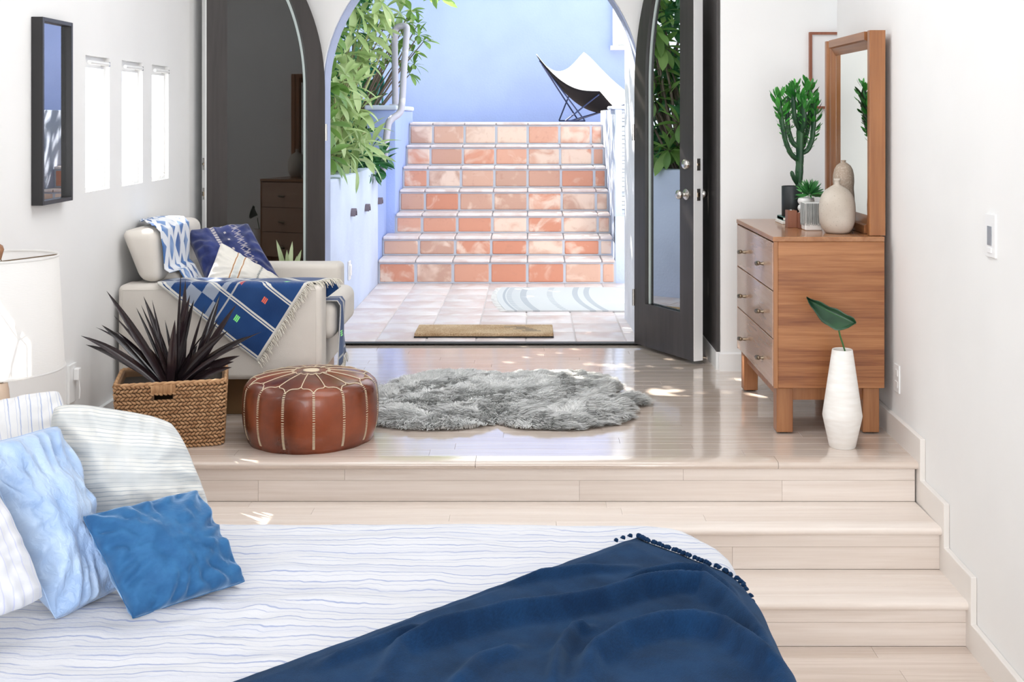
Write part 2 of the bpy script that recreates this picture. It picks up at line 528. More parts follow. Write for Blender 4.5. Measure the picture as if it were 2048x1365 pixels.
# ---- ceiling with skylight added for light, rear wall with glazed opening (behind the camera)
b = MB()
b.box(XL-T, 2.6, 5.42, 7.3, CEIL, CEIL+0.1); b.box(XL-T, 2.6, -2.6, 3.38, CEIL, CEIL+0.1)
b.box(XL-T, -1.27, 3.38, 5.42, CEIL, CEIL+0.1); b.box(0.97, 2.6, 3.38, 5.42, CEIL, CEIL+0.1)
skp = bpy.data.materials.new('frosted_skylight'); skp.use_nodes = True
nt = skp.node_tree; nt.nodes.clear()
o_ = nt.nodes.new('ShaderNodeOutputMaterial'); tl = nt.nodes.new('ShaderNodeBsdfTranslucent'); tl.inputs[0].default_value = (0.42, 0.43, 0.45, 1)
nt.links.new(tl.outputs[0], o_.inputs[0])
tag(bx('window_skylight', skp, None, -1.27, 0.97, 3.38, 5.42, CEIL+0.04, CEIL+0.05), 'frosted skylight pane in the white ceiling', None, None, 'structure')
tag(b.build('ceiling', M['white_wall']), 'white ceiling with a skylight over the steps', None, None, 'structure')
b = MB()
b.box(XL-T, 1.7, -2.6, -2.5, -0.6, -0.25); b.box(XL-T, 1.7, -2.6, -2.5, 2.4, CEIL); b.box(XL-T, -1.65, -2.6, -2.5, -0.25, 2.4); b.box(1.35, 1.7, -2.6, -2.5, -0.25, 2.4)
tag(b.build('wall_rear', M['white_wall']), 'white wall with wide windows at the near end of the room', None, None, 'structure')

# ================================================================== ARCHED DOORS
def arched_door(name, hinge, free, label, glass, thick, sgn, stile, hstile, rail):
    h = Vector((hinge[0], hinge[1], 0)); f = Vector((free[0], free[1], 0))
    u = (f-h).normalized(); W = (f-h).length
    n = Vector((-u.y, u.x, 0)) * sgn               # towards the room
    zb = 0.022
    B = AR - 0.012
    def at(uu, z, t): return h + u*uu + n*t + Vector((0, 0, z))
    root = thing(name, (h+f)/2 + Vector((0,0,zb)), label, None, None, 'structure')
    N = 28
    outer = [(W, zb), (0.0, zb), (0.0, ASZ*0.4), (0.0, ASZ*0.75)] + [(W - W*math.cos(math.pi/2*i/N), ASZ + B*math.sin(math.pi/2*i/N)) for i in range(N+1)]
    wi, bi = W - hstile - stile, B - 0.115
    inner = [(W-stile, zb+rail), (hstile, zb+rail), (hstile, ASZ*0.4), (hstile, ASZ*0.75)] + [(hstile + wi*(1-math.cos(math.pi/2*i/N)), ASZ + bi*math.sin(math.pi/2*i/N)) for i in range(N+1)]
    def ring(A, Bp, t0, t1):
        m = MB(); n_ = len(A)
        vs = [at(*p, t0) for p in A] + [at(*p, t0) for p in Bp] + [at(*p, t1) for p in A] + [at(*p, t1) for p in Bp]
        fs = []
        for i in range(n_):
            j = (i+1) % n_
            fs += [(i, j, n_+j, n_+i), (2*n_+i, 3*n_+i, 3*n_+j, 2*n_+j), (i, 2*n_+i, 2*n_+j, j), (n_+i, n_+j, 3*n_+j, 3*n_+i)]
        return m.add(vs, fs)
    ring(outer, inner, 0, thick).build('door_frame', M['dark_wood'], root, smooth=40)
    ib = [(p[0] + (0.013 if i > 0 and i < len(inner)-1 else 0)*1.0, p[1] - (0.0 if i < 4 else 0.016*math.sin(math.pi/2*(i-4)/N))) for i, p in enumerate(inner)]
    ib[1] = (inner[1][0]+0.013, inner[1][1])
    ring(inner, ib, thick*0.42, thick*0.62).build('glazing_bead', MT('pale_glazing_bead', (0.62, 0.70, 0.68), 0.4).m, root, smooth=40)
    g = MB(); n_ = len(inner)
    vs = [at(*p, thick*0.50) for p in inner] + [at(*p, thick*0.54) for p in inner]
    g.add(vs, [tuple(range(n_)), tuple(range(2*n_-1, n_-1, -1))])
    g.build('pane', glass, root)
    m = MB()
    m.obox(at(W+0.002, (zb+ASZ+B)/2, thick/2), u*0.0035, n*(thick/2-0.003), Vector((0, 0, (ASZ+B-zb)/2)))
    m.build('edge_strip', M['white_trim'], root)
    # locks and knobs near the free edge
    for z, knob in ((0.955, True), (1.125, False)):
        mp = MB(); mp.obox(at(W+0.0065, z, thick/2), u*0.0015, n*0.0135, Vector((0,0,0.034)))
        pl = mp.build('latch_plate', M['steel'], root, bevel=0.002, seg=1)
        mb_ = MB(); mb_.obox(at(W+0.0095, z, thick/2), u*0.0025, n*0.008, Vector((0,0,0.012 if knob else 0.006)))
        mb_.build('latch_bolt', M['brass'], pl)
        for side in ((1, -1) if sgn < 0 else (-1,)):
            base = at(W-0.06, z, thick if side > 0 else 0)
            ax = n*side
            prof = [(0.031, 0.0), (0.031, 0.006), (0.013, 0.012), (0.012, 0.028), (0.020, 0.036), (0.027, 0.046), (0.026, 0.060), (0.018, 0.068), (0.004, 0.070)] if knob else [(0.030, 0.0), (0.028, 0.016), (0.021, 0.022), (0.004, 0.023)]
            e1 = u; e2 = Vector((0,0,1))
            vs = []; nn = 20
            for (r, t) in prof:
                for k in range(nn):
                    q = 2*math.pi*k/nn
                    vs.append(base + ax*t + e1*r*math.cos(q) + e2*r*math.sin(q))
            fs = [(i*nn+k, i*nn+(k+1) % nn, (i+1)*nn+(k+1) % nn, (i+1)*nn+k) for i in range(len(prof)-1) for k in range(nn)]
            fs += [tuple((len(prof)-1)*nn+k for k in range(nn))]
            MB().add(vs, fs).build('door_knob' if knob else 'deadbolt', M['steel'], root, smooth=60)
    for z in (0.3, 1.3):
        m = MB(); m.tube([at(-0.004, z-0.05, thick+0.004), at(-0.004, z+0.05, thick+0.004)], 0.008, 10)
        m.build('hinge', M['steel'], root, smooth=50)
    return root
G_left = glass_mat('smoked_door_glass', (0.30, 0.30, 0.295), 0.03)
G_right = glass_mat('mirroring_door_glass', (0.22, 0.24, 0.24), 0.42, refl_col=(0.9, 0.95, 0.95))
arched_door('door_1', (-1.275, 7.02), (-1.872, 6.60), 'dark half arched glass door standing open against the left wall', G_left, 0.066, 1, 0.12, 0.115, 0.25)
arched_door('door_2', (0.690, 7.02), (0.972, 6.50), 'dark half arched glass door standing open by the alcove wall, with knob', G_right, 0.066, -1, 0.125, 0.115, 0.255)
MB().tube([(1.0, 6.53, 0.0), (1.0, 6.53, 0.02)], 0.006, 8)

# ================================================================== PATIO
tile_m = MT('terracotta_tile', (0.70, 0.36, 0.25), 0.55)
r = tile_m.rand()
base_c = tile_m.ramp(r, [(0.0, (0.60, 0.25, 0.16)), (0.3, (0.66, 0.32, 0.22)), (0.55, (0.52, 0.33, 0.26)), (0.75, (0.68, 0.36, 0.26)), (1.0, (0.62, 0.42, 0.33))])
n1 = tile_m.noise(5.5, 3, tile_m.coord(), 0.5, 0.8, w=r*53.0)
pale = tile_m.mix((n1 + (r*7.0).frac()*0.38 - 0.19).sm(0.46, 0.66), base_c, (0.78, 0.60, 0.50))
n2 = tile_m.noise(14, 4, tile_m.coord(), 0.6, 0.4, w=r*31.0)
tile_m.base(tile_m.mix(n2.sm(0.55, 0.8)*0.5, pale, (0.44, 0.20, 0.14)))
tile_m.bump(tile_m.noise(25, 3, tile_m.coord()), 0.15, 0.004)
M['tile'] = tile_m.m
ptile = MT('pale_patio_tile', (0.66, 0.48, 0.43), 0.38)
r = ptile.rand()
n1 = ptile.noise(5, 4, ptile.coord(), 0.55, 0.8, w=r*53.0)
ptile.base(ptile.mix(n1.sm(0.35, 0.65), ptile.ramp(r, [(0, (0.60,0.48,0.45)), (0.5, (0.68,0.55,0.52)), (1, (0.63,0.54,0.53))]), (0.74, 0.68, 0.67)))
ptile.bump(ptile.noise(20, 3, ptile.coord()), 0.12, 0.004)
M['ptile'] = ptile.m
M['grout'] = stucco('grey_blue_grout', (0.50, 0.53, 0.60), 120, 0.2, 0.003)
PZ = -0.02
patio = bx('patio_floor', stucco('pale_pink_grout', (0.60, 0.54, 0.53), 120, 0.2, 0.003), None, -1.32, 1.75, 7.285, 9.82, PZ-0.1, PZ-0.004)
tag(patio, 'patio paving of pale square terracotta tiles beyond the arch', None, None, 'structure')
TS = 0.316
tm, _ = MB().box(-TS/2+0.0035, TS/2-0.0035, -TS/2+0.0035, TS/2-0.0035, -0.02, 0).mesh('tile', M['ptile'], bevel=0.006, seg=2, smooth=35, origin=Vector((0,0,0)))
for i in range(9):
    for j in range(8):
        mesh_at('tile', tm, patio, (-1.29+TS*(i+0.5), 9.80-TS*(j+0.5), PZ + rnd.uniform(-0.0012, 0.0012)), rot=(0,0,rnd.choice([0, math.pi/2, math.pi])))

# ---- tiled garden steps
YN = [519, 473, 427, 379, 333, 290, 245]
gs = thing('garden_steps', (-0.28, 9.8, PZ), 'terracotta tiled garden steps climbing to the upper terrace', None, None, 'structure')
zprev = PZ; NOS = 0.03
xcols = [-1.287 + TS*k for k in range(7)] + [0.722]
for i, yn in enumerate(YN):
    d = 9.8 + 0.29*i
    zt = H - (yn-CY)*d/F
    xl = -1.287 if i < 2 else -1.205
    cols = [xl] + [x for x in xcols if x > xl + 0.08]
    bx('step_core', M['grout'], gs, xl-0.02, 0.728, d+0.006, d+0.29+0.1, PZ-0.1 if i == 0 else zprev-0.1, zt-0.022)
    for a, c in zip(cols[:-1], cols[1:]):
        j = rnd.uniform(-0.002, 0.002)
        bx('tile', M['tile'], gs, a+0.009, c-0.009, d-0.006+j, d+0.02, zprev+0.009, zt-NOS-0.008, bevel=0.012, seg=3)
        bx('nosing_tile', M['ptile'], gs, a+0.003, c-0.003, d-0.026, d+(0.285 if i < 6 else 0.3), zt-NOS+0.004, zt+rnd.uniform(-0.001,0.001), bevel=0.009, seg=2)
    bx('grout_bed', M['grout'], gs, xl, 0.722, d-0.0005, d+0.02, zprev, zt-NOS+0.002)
    zprev = zt
ZT = zprev
terr = bx('terrace_floor', M['ptile'], None, -7, 7, 11.84, 14.1, ZT-0.2, ZT-0.004)
tag(terr, 'upper terrace at the head of the garden steps', None, None, 'structure')
tag(bx('terrace_bank', M['blue_wall'], None, -7, -1.37, 11.6, 11.84, -0.1, ZT-0.01), 'blue retaining wall of the upper terrace left of the steps', None, None, 'structure')
tag(bx('wall_terrace', M['blue_wall'], None, -7, 7, 14.0, 14.3, ZT-0.2, 3.15), 'tall periwinkle blue stucco wall behind the upper terrace', None, None, 'structure')

# ---- left side: planter wall with scuppers, stringer wall with cap
pw = MB()
b = pw.box(-1.47, -1.29, 7.30, 9.80, -0.12, 0.98)
tag(pw.build('wall_planter', M['pale_blue_wall'], bevel=0.012, smooth=35), 'pale blue low planter wall along the left of the patio', None, None, 'structure')
sw = MB(); sw.box(-1.47, -1.21, 10.385, 11.9, -0.1, 1.455)
swo = sw.build('wall_stringer', M['blue_wall'], bevel=0.01, smooth=35)
tag(swo, 'blue stringer wall rising along the left of the garden steps', None, None, 'structure')
bx('wall_cap', M['pale_blue_wall'], swo, -1.49, -1.195, 10.36, 11.9, 1.455, 1.50, bevel=0.015)
tag(bx('wall_planter_end', M['blue_wall'], None, -1.47, -1.292, 9.80, 10.385, -0.1, 0.93), 'blue end of the planter wall beside the first garden steps', None, None, 'structure')
scm = MT('scupper_clay', (0.16, 0.13, 0.16), 0.7).m
for i, (px, py) in enumerate(((703, 432), (731, 422), (757, 408))):
    d = 1.29*F/(CX-px); z = H-(py-CY)*d/F
    m = MB(); nn = 12
    vs = []
    for t in (0.0, 0.035):
        for rr in (0.05, 0.036):
            vs += [( -1.29+t - (0.0 if t else 0.01), d + rr*math.cos(math.pi*k/nn), z + rr*1.1*math.sin(math.pi*k/nn)) for k in range(nn+1)]
    q = nn+1; fs = []
    for k in range(nn):
        fs += [(2*q+k, 2*q+k+1, 3*q+k+1, 3*q+k), (k, 2*q+k, 2*q+k+1, k+1), (q+k, q+k+1, 3*q+k+1, 3*q+k)]
    fs += [(0, q, 3*q, 2*q), (nn, 2*q+nn, 3*q+nn, q+nn)]
    o = m.add(vs, fs).build('wall_scupper', scm, smooth=40)
    tag(o, 'dark half round drain spout in the pale blue planter wall, %s' % ['nearest the arch', 'middle of three', 'nearest the garden steps'][i], 'drain spout', 'drain spouts in the planter wall')
    bx('spout_mouth', M['black'], o, -1.2905, -1.284, d-0.034, d+0.034, z, z+0.03)
d = 1.29*F/(CX-697)
sk = bx('wall_socket', M['white_trim'], None, -1.29, -1.278, d-0.04, d+0.04, H-(560-CY)*d/F, H-(522-CY)*d/F, bevel=0.004)
tag(sk, 'small white outdoor socket cover low on the planter wall', 'socket')
bx('cover_flap', M['white_trim'], sk, -1.2785, -1.270, d-0.03, d+0.03, H-(552-CY)*d/F, H-(530-CY)*d/F, bevel=0.003)

# ---- right side: white stucco wall of the house, blue base wall, stacked stone
b = MB(); b.prism([(0.69, 7.30), (0.664, 8.10), (0.98, 8.10), (0.98, 7.30)], 'z', -0.12, 3.6)
tag(b.build('wall_patio_right', M['white_stucco']), 'white stucco wall just outside the arch on the right', None, None, 'structure')
tag(bx('wall_patio_base', M['pale_blue_wall'], None, 0.728, 2.2, 9.86, 10.0, -0.12, 0.545, bevel=0.008), 'pale blue low wall at the right foot of the garden steps', None, None, 'structure')
rs = MB().box(0.728, 0.79, 9.9, 11.9, 0.3, 1.46)
tag(rs.build('wall_stringer_right', M['pale_blue_wall'], bevel=0.008), 'pale blue stringer wall along the right of the garden steps', None, None, 'structure')
stw = thing('wall_stone', (1.1, 10.02, 0.545), 'stacked pale stone retaining wall right of the garden steps', None, None, 'structure')
bx('stone_backing', M['grout'], stw, 0.79, 2.2, 10.03, 10.4, 0.545, 1.46)
stm = MT('stacked_ledger_stone', (0.62, 0.63, 0.62), 0.8)
rr = stm.rand(); nn_ = stm.noise(18, 4, stm.coord(), w=rr*20.0)
stm.base(stm.mix(nn_.sm(0.3, 0.7), stm.ramp(rr, [(0, (0.42,0.45,0.47)), (0.5, (0.60,0.62,0.62)), (1, (0.74,0.72,0.68))]), (0.7, 0.71, 0.72)))
stm.bump(nn_, 0.4, 0.01)
z = 0.547
while z < 1.44:
    hh = rnd.choice([0.03, 0.038, 0.046])
    x = 0.792
    while x < 1.15:
        L = rnd.uniform(0.05, 0.14)
        bx('stone', stm.m, stw, x+0.001, x+L-0.001, 9.985+rnd.uniform(-0.014, 0.014), 10.03, z+0.001, min(z+hh-0.0015, 1.458), bevel=0.004, seg=1)
        x += L
    z += hh
bx('coping', M['pale_blue_wall'], stw, 0.70, 2.2, 9.9, 10.45, 1.46, 1.49, bevel=0.01)
# white shuttered window box high on the terrace wall
wb = thing('terrace_window', (1.28, 13.95, 2.25), 'white framed window high on the blue terrace wall at far right', 'window')
fr = MB(); a0, a1, z0, z1 = 1.0, 1.75, H-(92-CY)*13.95/F, 3.2
fr.box(a0, a0+0.06, 13.90, 14.0, z0, z1); fr.box(a1-0.06, a1, 13.90, 14.0, z0, z1); fr.box(a0, a1, 13.90, 14.0, z1-0.06, z1)
fr.build('window_frame', M['white_trim'], wb)
bx('window_sill', M['white_trim'], wb, a0-0.03, a1+0.03, 13.86, 14.0, z0-0.05, z0)
for k in range(9):
    z = z0 + 0.01 + k*0.1
    MB().obox(((a0+a1)/2, 13.96, z+0.045), ((a1-a0)/2-0.06, 0, 0), (0, 0.02, -0.012), (0, 0.006, 0.045)).build('shutter_slat', M['white_trim'], wb)
# ================================================================== SOFT GOODS HELPERS
def pillow(name, BL, BR, TR, TL, T, mat, label, cat, group=None, seed=0, pull=0.07, wr=0.006, N=44, sharp=0.42, belly=0.0, uvs=(1, 1), rc=0.03):
    """cushion between four corners; bulges T to both sides, corners drawn out to tips, edges pulled in, puckers near the seam"""
    BL, BR, TR, TL = map(Vector, (BL, BR, TR, TL))
    nrm = ((BR-BL).cross(TL-BL)).normalized()
    if nrm.y > 0: nrm = -nrm
    m = MB(); idx = {}
    verts = []; uvl = []; faces = []
    eu = (BR-BL).length; ev = (TL-BL).length
    for side in (1, -1):
        for i in range(N+1):
            for j in range(N+1):
                edge = i in (0, N) or j in (0, N)
                key = (i, j, 0 if edge else side)
                if key in idx: continue
                u, v = j/N, i/N
                # denser rows near the seam
                uu = 0.5 - 0.5*math.cos(math.pi*u); vv = 0.5 - 0.5*math.cos(math.pi*v)
                uu = 0.55*u + 0.45*uu; vv = 0.55*v + 0.45*vv
                cu = 0.5 + (uu-0.5)*(1 - pull*math.sin(math.pi*vv)); cv = 0.5 + (vv-0.5)*(1 - pull*math.sin(math.pi*uu))
                sq = 1 - rc*(abs(2*uu-1)*abs(2*vv-1))**3; cu = 0.5+(cu-0.5)*sq; cv = 0.5+(cv-0.5)*sq
                p = BL*(1-cu)*(1-cv) + BR*cu*(1-cv) + TR*cu*cv + TL*(1-cu)*cv
                th = (max(0, 4*uu*(1-uu))**sharp) * (max(0, 4*vv*(1-vv))**sharp)
                th *= 1 + belly*(0.5-vv)
                de = min(uu, 1-uu, vv, 1-vv)
                a = math.atan2(vv-0.5, uu-0.5)
                rip = math.sin(a*17 + 5*nz(uu*3+seed, vv*3, side)) * 2.0*math.exp(-de*7.5)*min(1, de*22)
                w_ = wr*(rip*1.0 + 2.4*fbm(uu*3.1+seed*3.7, vv*3.1, side*2.0+seed)*min(1, de*8) + 0.9*fbm(uu*9+seed, vv*9, side)*min(1, de*8))
                q = p + nrm*side*(T*th + w_)
                if edge: q = p + nrm*wr*0.8*nz(uu*8+seed, vv*8)
                idx[key] = len(verts); verts.append(q); uvl.append((uu*uvs[0]+1e-4, vv*uvs[1]))
        for i in range(N):
            for j in range(N):
                def k(a, c):
                    e = a in (0, N) or c in (0, N)
                    return idx[(a, c, 0 if e else side)]
                f = (k(i, j), k(i, j+1), k(i+1, j+1), k(i+1, j))
                faces.append(f if side > 0 else f[::-1])
    m.add(verts, faces, uvl)
    root = thing(name, (BL+BR)/2, label, cat, group)
    body = m.build('cover', mat, root, smooth=180)
    # seam piping round the edge
    pts = []
    ring = [(0, j) for j in range(N)] + [(i, N) for i in range(N)] + [(N, N-j) for j in range(N)] + [(N-i, 0) for i in range(N)]
    MB().tube([verts[idx[(i, j, 0)]] for i, j in ring], 0.0016, 5, closed=True).build('seam', mat, root, smooth=180)
    return root

# fabrics
cream = fabric('cream_upholstery', (0.66, 0.615, 0.56), 700, 0.9, 0.2, 0.35, 0.03)
def stripe_fabric(name, basec, linec, period, wid, axis=1, wob=0.02, second=None, rough=0.85, sheen=0.15, ax_src='UV'):
    t = MT(name, basec, rough, spec=0.2, sheen=sheen)
    xyz = t.xyz(ax_src)
    c = xyz[axis]; o = xyz[1-axis]
    n = t.noise(3.0, 3, t.coord(ax_src))
    n3 = t.noise(14.0, 2, t.coord(ax_src))
    cc = c + (n - 0.5)*wob + (n3-0.5)*wob*0.25
    f = (cc/period).frac()
    m_ = f.band(0.5, wid/2)
    k = t.noise(2.5, 2, t.coord(ax_src, (1, 1, 1) if axis else (1,1,1))).sm(0.25, 0.6)
    m_ = m_ * (k*0.6 + 0.4)
    if second:
        f2 = (cc/second[0] + 0.31).frac()
        m_ = m_.max(f2.band(0.5, second[1]/2)*second[2])
    t.base(t.mix(m_, basec, linec))
    t.bump(t.noise(260, 2, t.coord(ax_src)), 0.2, 0.002)
    return t.m

# ================================================================== ARMCHAIR
ch = thing('armchair', (-1.4, 5.6, 0), 'cream upholstered boxy armchair by the left wall', 'armchair')
bx('arm', cream, ch, -1.885, -0.945, 5.15, 5.30, 0.178, 0.617, bevel=0.028, seg=4)
bx('arm', cream, ch, -1.885, -0.985, 5.93, 6.08, 0.178, 0.617, bevel=0.028, seg=4)
bx('back_frame', cream, ch, -1.888, -1.74, 5.302, 5.928, 0.178, 0.60, bevel=0.02, seg=3)
bx('seat_deck', cream, ch, -1.74, -0.97, 5.302, 5.928, 0.178, 0.33, bevel=0.015, seg=3)
def cushion_box(name, corners8, mat, parent, bev):
    m = MB().add(corners8, [(0,3,2,1),(4,5,6,7),(0,1,5,4),(1,2,6,5),(2,3,7,6),(3,0,4,7)])
    o = m.build(name, mat, parent, smooth=180, bevel=bev, seg=5)
    return o
s = bx('seat_cushion', cream, ch, -1.70, -0.905, 5.305, 5.925, 0.332, 0.515, bevel=0.05, seg=5, smooth=180)
cushion_box('back_cushion', [(-1.80,5.20,0.62),(-1.70,5.20,0.62),(-1.70,5.92,0.62),(-1.80,5.92,0.62),(-1.895,5.19,0.865),(-1.715,5.19,0.865),(-1.715,5.93,0.865),(-1.895,5.93,0.865)], cream, ch, 0.045)
cushion_box('back_cushion_lower', [(-1.74,5.31,0.50),(-1.60,5.31,0.50),(-1.60,5.92,0.50),(-1.74,5.92,0.50),(-1.80,5.31,0.66),(-1.665,5.31,0.66),(-1.665,5.92,0.66),(-1.80,5.92,0.66)], cream, ch, 0.03)
bx('plinth', MT('bronzed_metal_plinth', (0.30, 0.19, 0.10), 0.3, 0.8).m, ch, -1.76, -1.03, 5.24, 6.0, 0.0, 0.178, bevel=0.004)
m = MB()
for (y) in (5.152,):
    m.tube([(-1.86, y, 0.2), (-1.86, y, 0.595), (-0.97, y, 0.595), (-0.97, y, 0.2)], 0.003, 6)
m.build('piping', cream, ch, smooth=60)

# throw over the armchair
t = MT('indigo_throw_cloth', (0.02, 0.06, 0.18), 0.9, spec=0.15, sheen=0.3)
ux, uy, _ = t.xyz('UV')
# u runs along the fringe edge (metres), v away from the fringe (metres)
line = lambda c, p, o_, w_: ((c + o_)/p).frac().band(0.5, w_)
dbl = (line(ux, 0.145, 0.052, 0.03).max(line(ux, 0.145, 0.064, 0.022)))
hem = ux.lt(0.012).max(uy.lt(0.014))
n = t.noise(4.0, 2, t.coord('UV'))
chk = ((ux/0.145 + 0.34).frac().gt(0.5) - (uy/0.13).frac().gt(0.5)).abs() * uy.gt(0.30)
blue = t.mix(n.sm(0.3, 0.7), (0.006, 0.035, 0.13), (0.018, 0.062, 0.19))
c1 = t.mix(chk*0.75, blue, (0.36, 0.40, 0.46))
# small coloured woven tabs
def tab(cu, cv, hu, hv): return ux.band(cu, hu)*uy.band(cv, hv)*((uy/0.008).frac().gt(0.3))
c2 = t.mix(tab(0.10, 0.19, 0.014, 0.012).max(tab(0.385, 0.10, 0.014, 0.012)), c1, (0.25, 0.85, 0.22))
c2 = t.mix(tab(0.245, 0.125, 0.014, 0.012), c2, (0.9, 0.17, 0.08))
c2 = t.mix(tab(0.245, 0.262, 0.014, 0.010), c2, (0.6, 0.1, 0.06))
c3 = t.mix((dbl.max(hem))*0.92, c2, (0.66, 0.64, 0.58))
cross = uy.band(0.27, 0.004)
c3 = t.mix(cross*0.8, c3, (0.5, 0.5, 0.48))
t.base(c3); t.bump(t.noise(350, 2, t.coord('UV')), 0.4, 0.002)
throw_m = t.m
t = MT('indigo_shibori_cloth', (0.3, 0.45, 0.7), 0.9, spec=0.15, sheen=0.3)
ux, uy, _ = t.xyz('UV')
n = t.noise(5.0, 2, t.coord('UV'))
dd = ((ux/0.12 + uy/0.16 + (n-0.5)*0.5).frac() - 0.5).abs().gt(0.2) * ((ux/0.12 - uy/0.16 + (n-0.5)*0.5).frac() - 0.5).abs().gt(0.2)
t.base(t.mix(dd*n.sm(0.2, 0.5), (0.70, 0.72, 0.76), t.mix(n.sm(0.35, 0.65), (0.10, 0.24, 0.52), (0.03, 0.09, 0.28))))
t.bump(t.noise(350, 2, t.coord('UV')), 0.3, 0.002)
shib_m = t.m
th = thing('throw_blanket', (-1.35, 5.3, 0.62), 'indigo blue woven throw with pale lines and fringe draped over the armchair', 'blanket')
Bc = (-1.232, 0.268)          # lowest corner of the hanging end (X, height)
ef = Vector((0.533, 0.846)); el = Vector((-0.79, 0.613))
LF, LL = 0.66, 0.64
def fold(Xp, wv, bumpv):
    zt, ya, yi = 0.624, 5.142, 5.308
    if wv <= zt: return (Xp, ya - 0.004 - bumpv - 0.02*max(0, (zt-wv))*0.3, wv)
    wv -= zt
    if wv < (yi-ya): return (Xp, ya + wv, zt + bumpv*0.4 + 0.002*math.sin(wv*60))
    wv -= (yi-ya)
    if wv < 0.09: return (Xp, yi + 0.004, zt - wv)
    return (Xp, yi + wv - 0.085, zt - 0.09 + bumpv)
NU, NV = 56, 54
G = []; UV = []
for i in range(NV+1):
    row = []; ur = []
    for j in range(NU+1):
        a = LF*j/NU; c = LL*i/NV
        Xp = Bc[0] + ef.x*a + el.x*c
        wv = Bc[1] + ef.y*a + el.y*c
        bv = 0.004*math.sin(a*26 + 3*c) + 0.008*fbm(a*4, c*4, 3.0) + 0.006
        row.append(fold(max(Xp, -1.70), wv, bv)); ur.append((a+0.0001, c))
    G.append(row); UV.append(ur)
MB().grid(G, UV).build('hanging_end', throw_m, th, smooth=180, solidify=0.004, off=1)
# fringe along the short edge (v = 0)
fr = MB(); rr = random.Random(3)
for k in range(110):
    a = LF*(k+rr.random()*0.5)/110
    wv = Bc[1] + ef.y*a; Xp = Bc[0] + ef.x*a
    p0 = Vector(fold(Xp, wv, 0.008))
    dirv = Vector((0.55, -0.25, -0.35)) + Vector((rr.uniform(-.3,.3), rr.uniform(-.4,.1), rr.uniform(-.4,.3)))
    L = rr.uniform(0.022, 0.045)
    p1 = p0 + dirv.normalized()*L*0.6; p2 = p1 + (dirv.normalized()+Vector((0,0,-0.8))).normalized()*L*0.5
    if wv > 0.8: continue
    fr.tube([p0, p1, p2], [0.0025, 0.002, 0.0012], 4)
tag(fr.build('fringe', MT('cream_fringe_yarn', (0.62, 0.58, 0.50), 0.9).m, th), kind='stuff')
# the upper end, laid over the back cushion and seat
path = [(-1.895,0.874),(-1.885,0.882),(-1.87,0.884),(-1.84,0.886),(-1.80,0.886),(-1.735,0.882),(-1.702,0.855),(-1.694,0.78),(-1.688,0.68),(-1.655,0.655),(-1.622,0.60),(-1.585,0.548),(-1.50,0.530),(-1.38,0.528),(-1.25,0.527)]
G = []; UV = []; NV = 30
for k in range(len(path)-1):
    for s_ in range(4):
        f_ = s_/4
        X_ = path[k][0]*(1-f_)+path[k+1][0]*f_; Z_ = path[k][1]*(1-f_)+path[k+1][1]*f_
        row = []; ur = []
        for j in range(NV+1):
            q = j/NV; vv_ = (k+f_)/14
            y0 = 5.205 + (0.108 if Z_ < 0.66 else 0.0) + 1.7*max(0, -1.735-X_); y1 = 5.60 + 0.04*math.sin(vv_*6)
            y_ = y0 + (y1-y0)*q
            bv = 0.004 + 0.006*(fbm(y_*9, vv_*6, 1.0)+0.6) + 0.003*math.sin(y_*70 + vv_*9)
            row.append((X_ + bv*(0.8 if 4 < k < 11 else 0), y_, Z_ + bv*1.0)); ur.append((q*0.42+0.001, vv_*0.95))
        G.append(row); UV.append(ur)
MB().grid(G, UV).build('back_end', shib_m, th, smooth=180, solidify=0.004, off=1)
# loose corner hanging in front of the seat
G = []; UV = []
for i in range(16):
    q = i/15; row = []; ur = []
    for j in range(12):
        r_ = j/11
        y_ = 5.305 + r_*(0.13 + 0.05*q) + 0.006*math.sin(q*9)
        z_ = 0.522 - max(0, q*0.37 - 0.05)*(1.0 - 0.12*r_)
        x_ = -0.965 + min(1, q*6)*0.074 + 0.006*math.sin(r_*8 + q*5) + 0.004
        row.append((x_, y_, z_)); ur.append((r_*0.2+0.02, q*0.28+0.02))
    G.append(row); UV.append(ur)
MB().grid(G, UV).build('front_corner', throw_m, th, smooth=180, solidify=0.004, off=1)
fr = MB()
for j in range(40):
    p0 = Vector(G[-1][min(11, int(j/40*12))]) + Vector((0, 0.004*(j % 3), 0))
    fr.tube([p0, p0+Vector((rr.uniform(0,.01), rr.uniform(-.01,.01), -0.02)), p0+Vector((rr.uniform(0,.015), rr.uniform(-.015,.015), -0.042))], [0.0022, 0.0018, 0.001], 4)
tag(fr.build('fringe', MT('cream_fringe_yarn', (0.62, 0.58, 0.50), 0.9).m, th), kind='stuff')

# armchair cushions
t = MT('navy_embroidered_cloth', (0.03, 0.045, 0.17), 0.85, spec=0.15, sheen=0.35)
ux, uy, _ = t.xyz('UV')
n = t.noise(5.0, 3, t.coord('UV'))
base_c = t.mix(n.sm(0.3, 0.7), (0.012, 0.020, 0.085), (0.035, 0.050, 0.175))
st = ux.band(0.40, 0.028)*(uy/0.055).frac().gt(0.25)
st2 = ux.band(0.55, 0.016)*(uy/0.16).frac().lt(0.25)
zz = (((uy/0.11).frac()-0.5).abs()*0.18 + 0.665)
orn = (ux - zz).abs().lt(0.014).max((ux + zz*1.0 - 1.46).abs().lt(0.014)) * (uy/0.018).frac().gt(0.35)
orn2 = ux.band(0.73, 0.05) * (uy/0.11+0.5).frac().band(0.5, 0.05)
t.base(t.mix(((st.max(st2)).max(orn.max(orn2)))*0.75, base_c, (0.55, 0.50, 0.48)))
t.bump(t.noise(400, 2, t.coord('UV')), 0.3, 0.002)
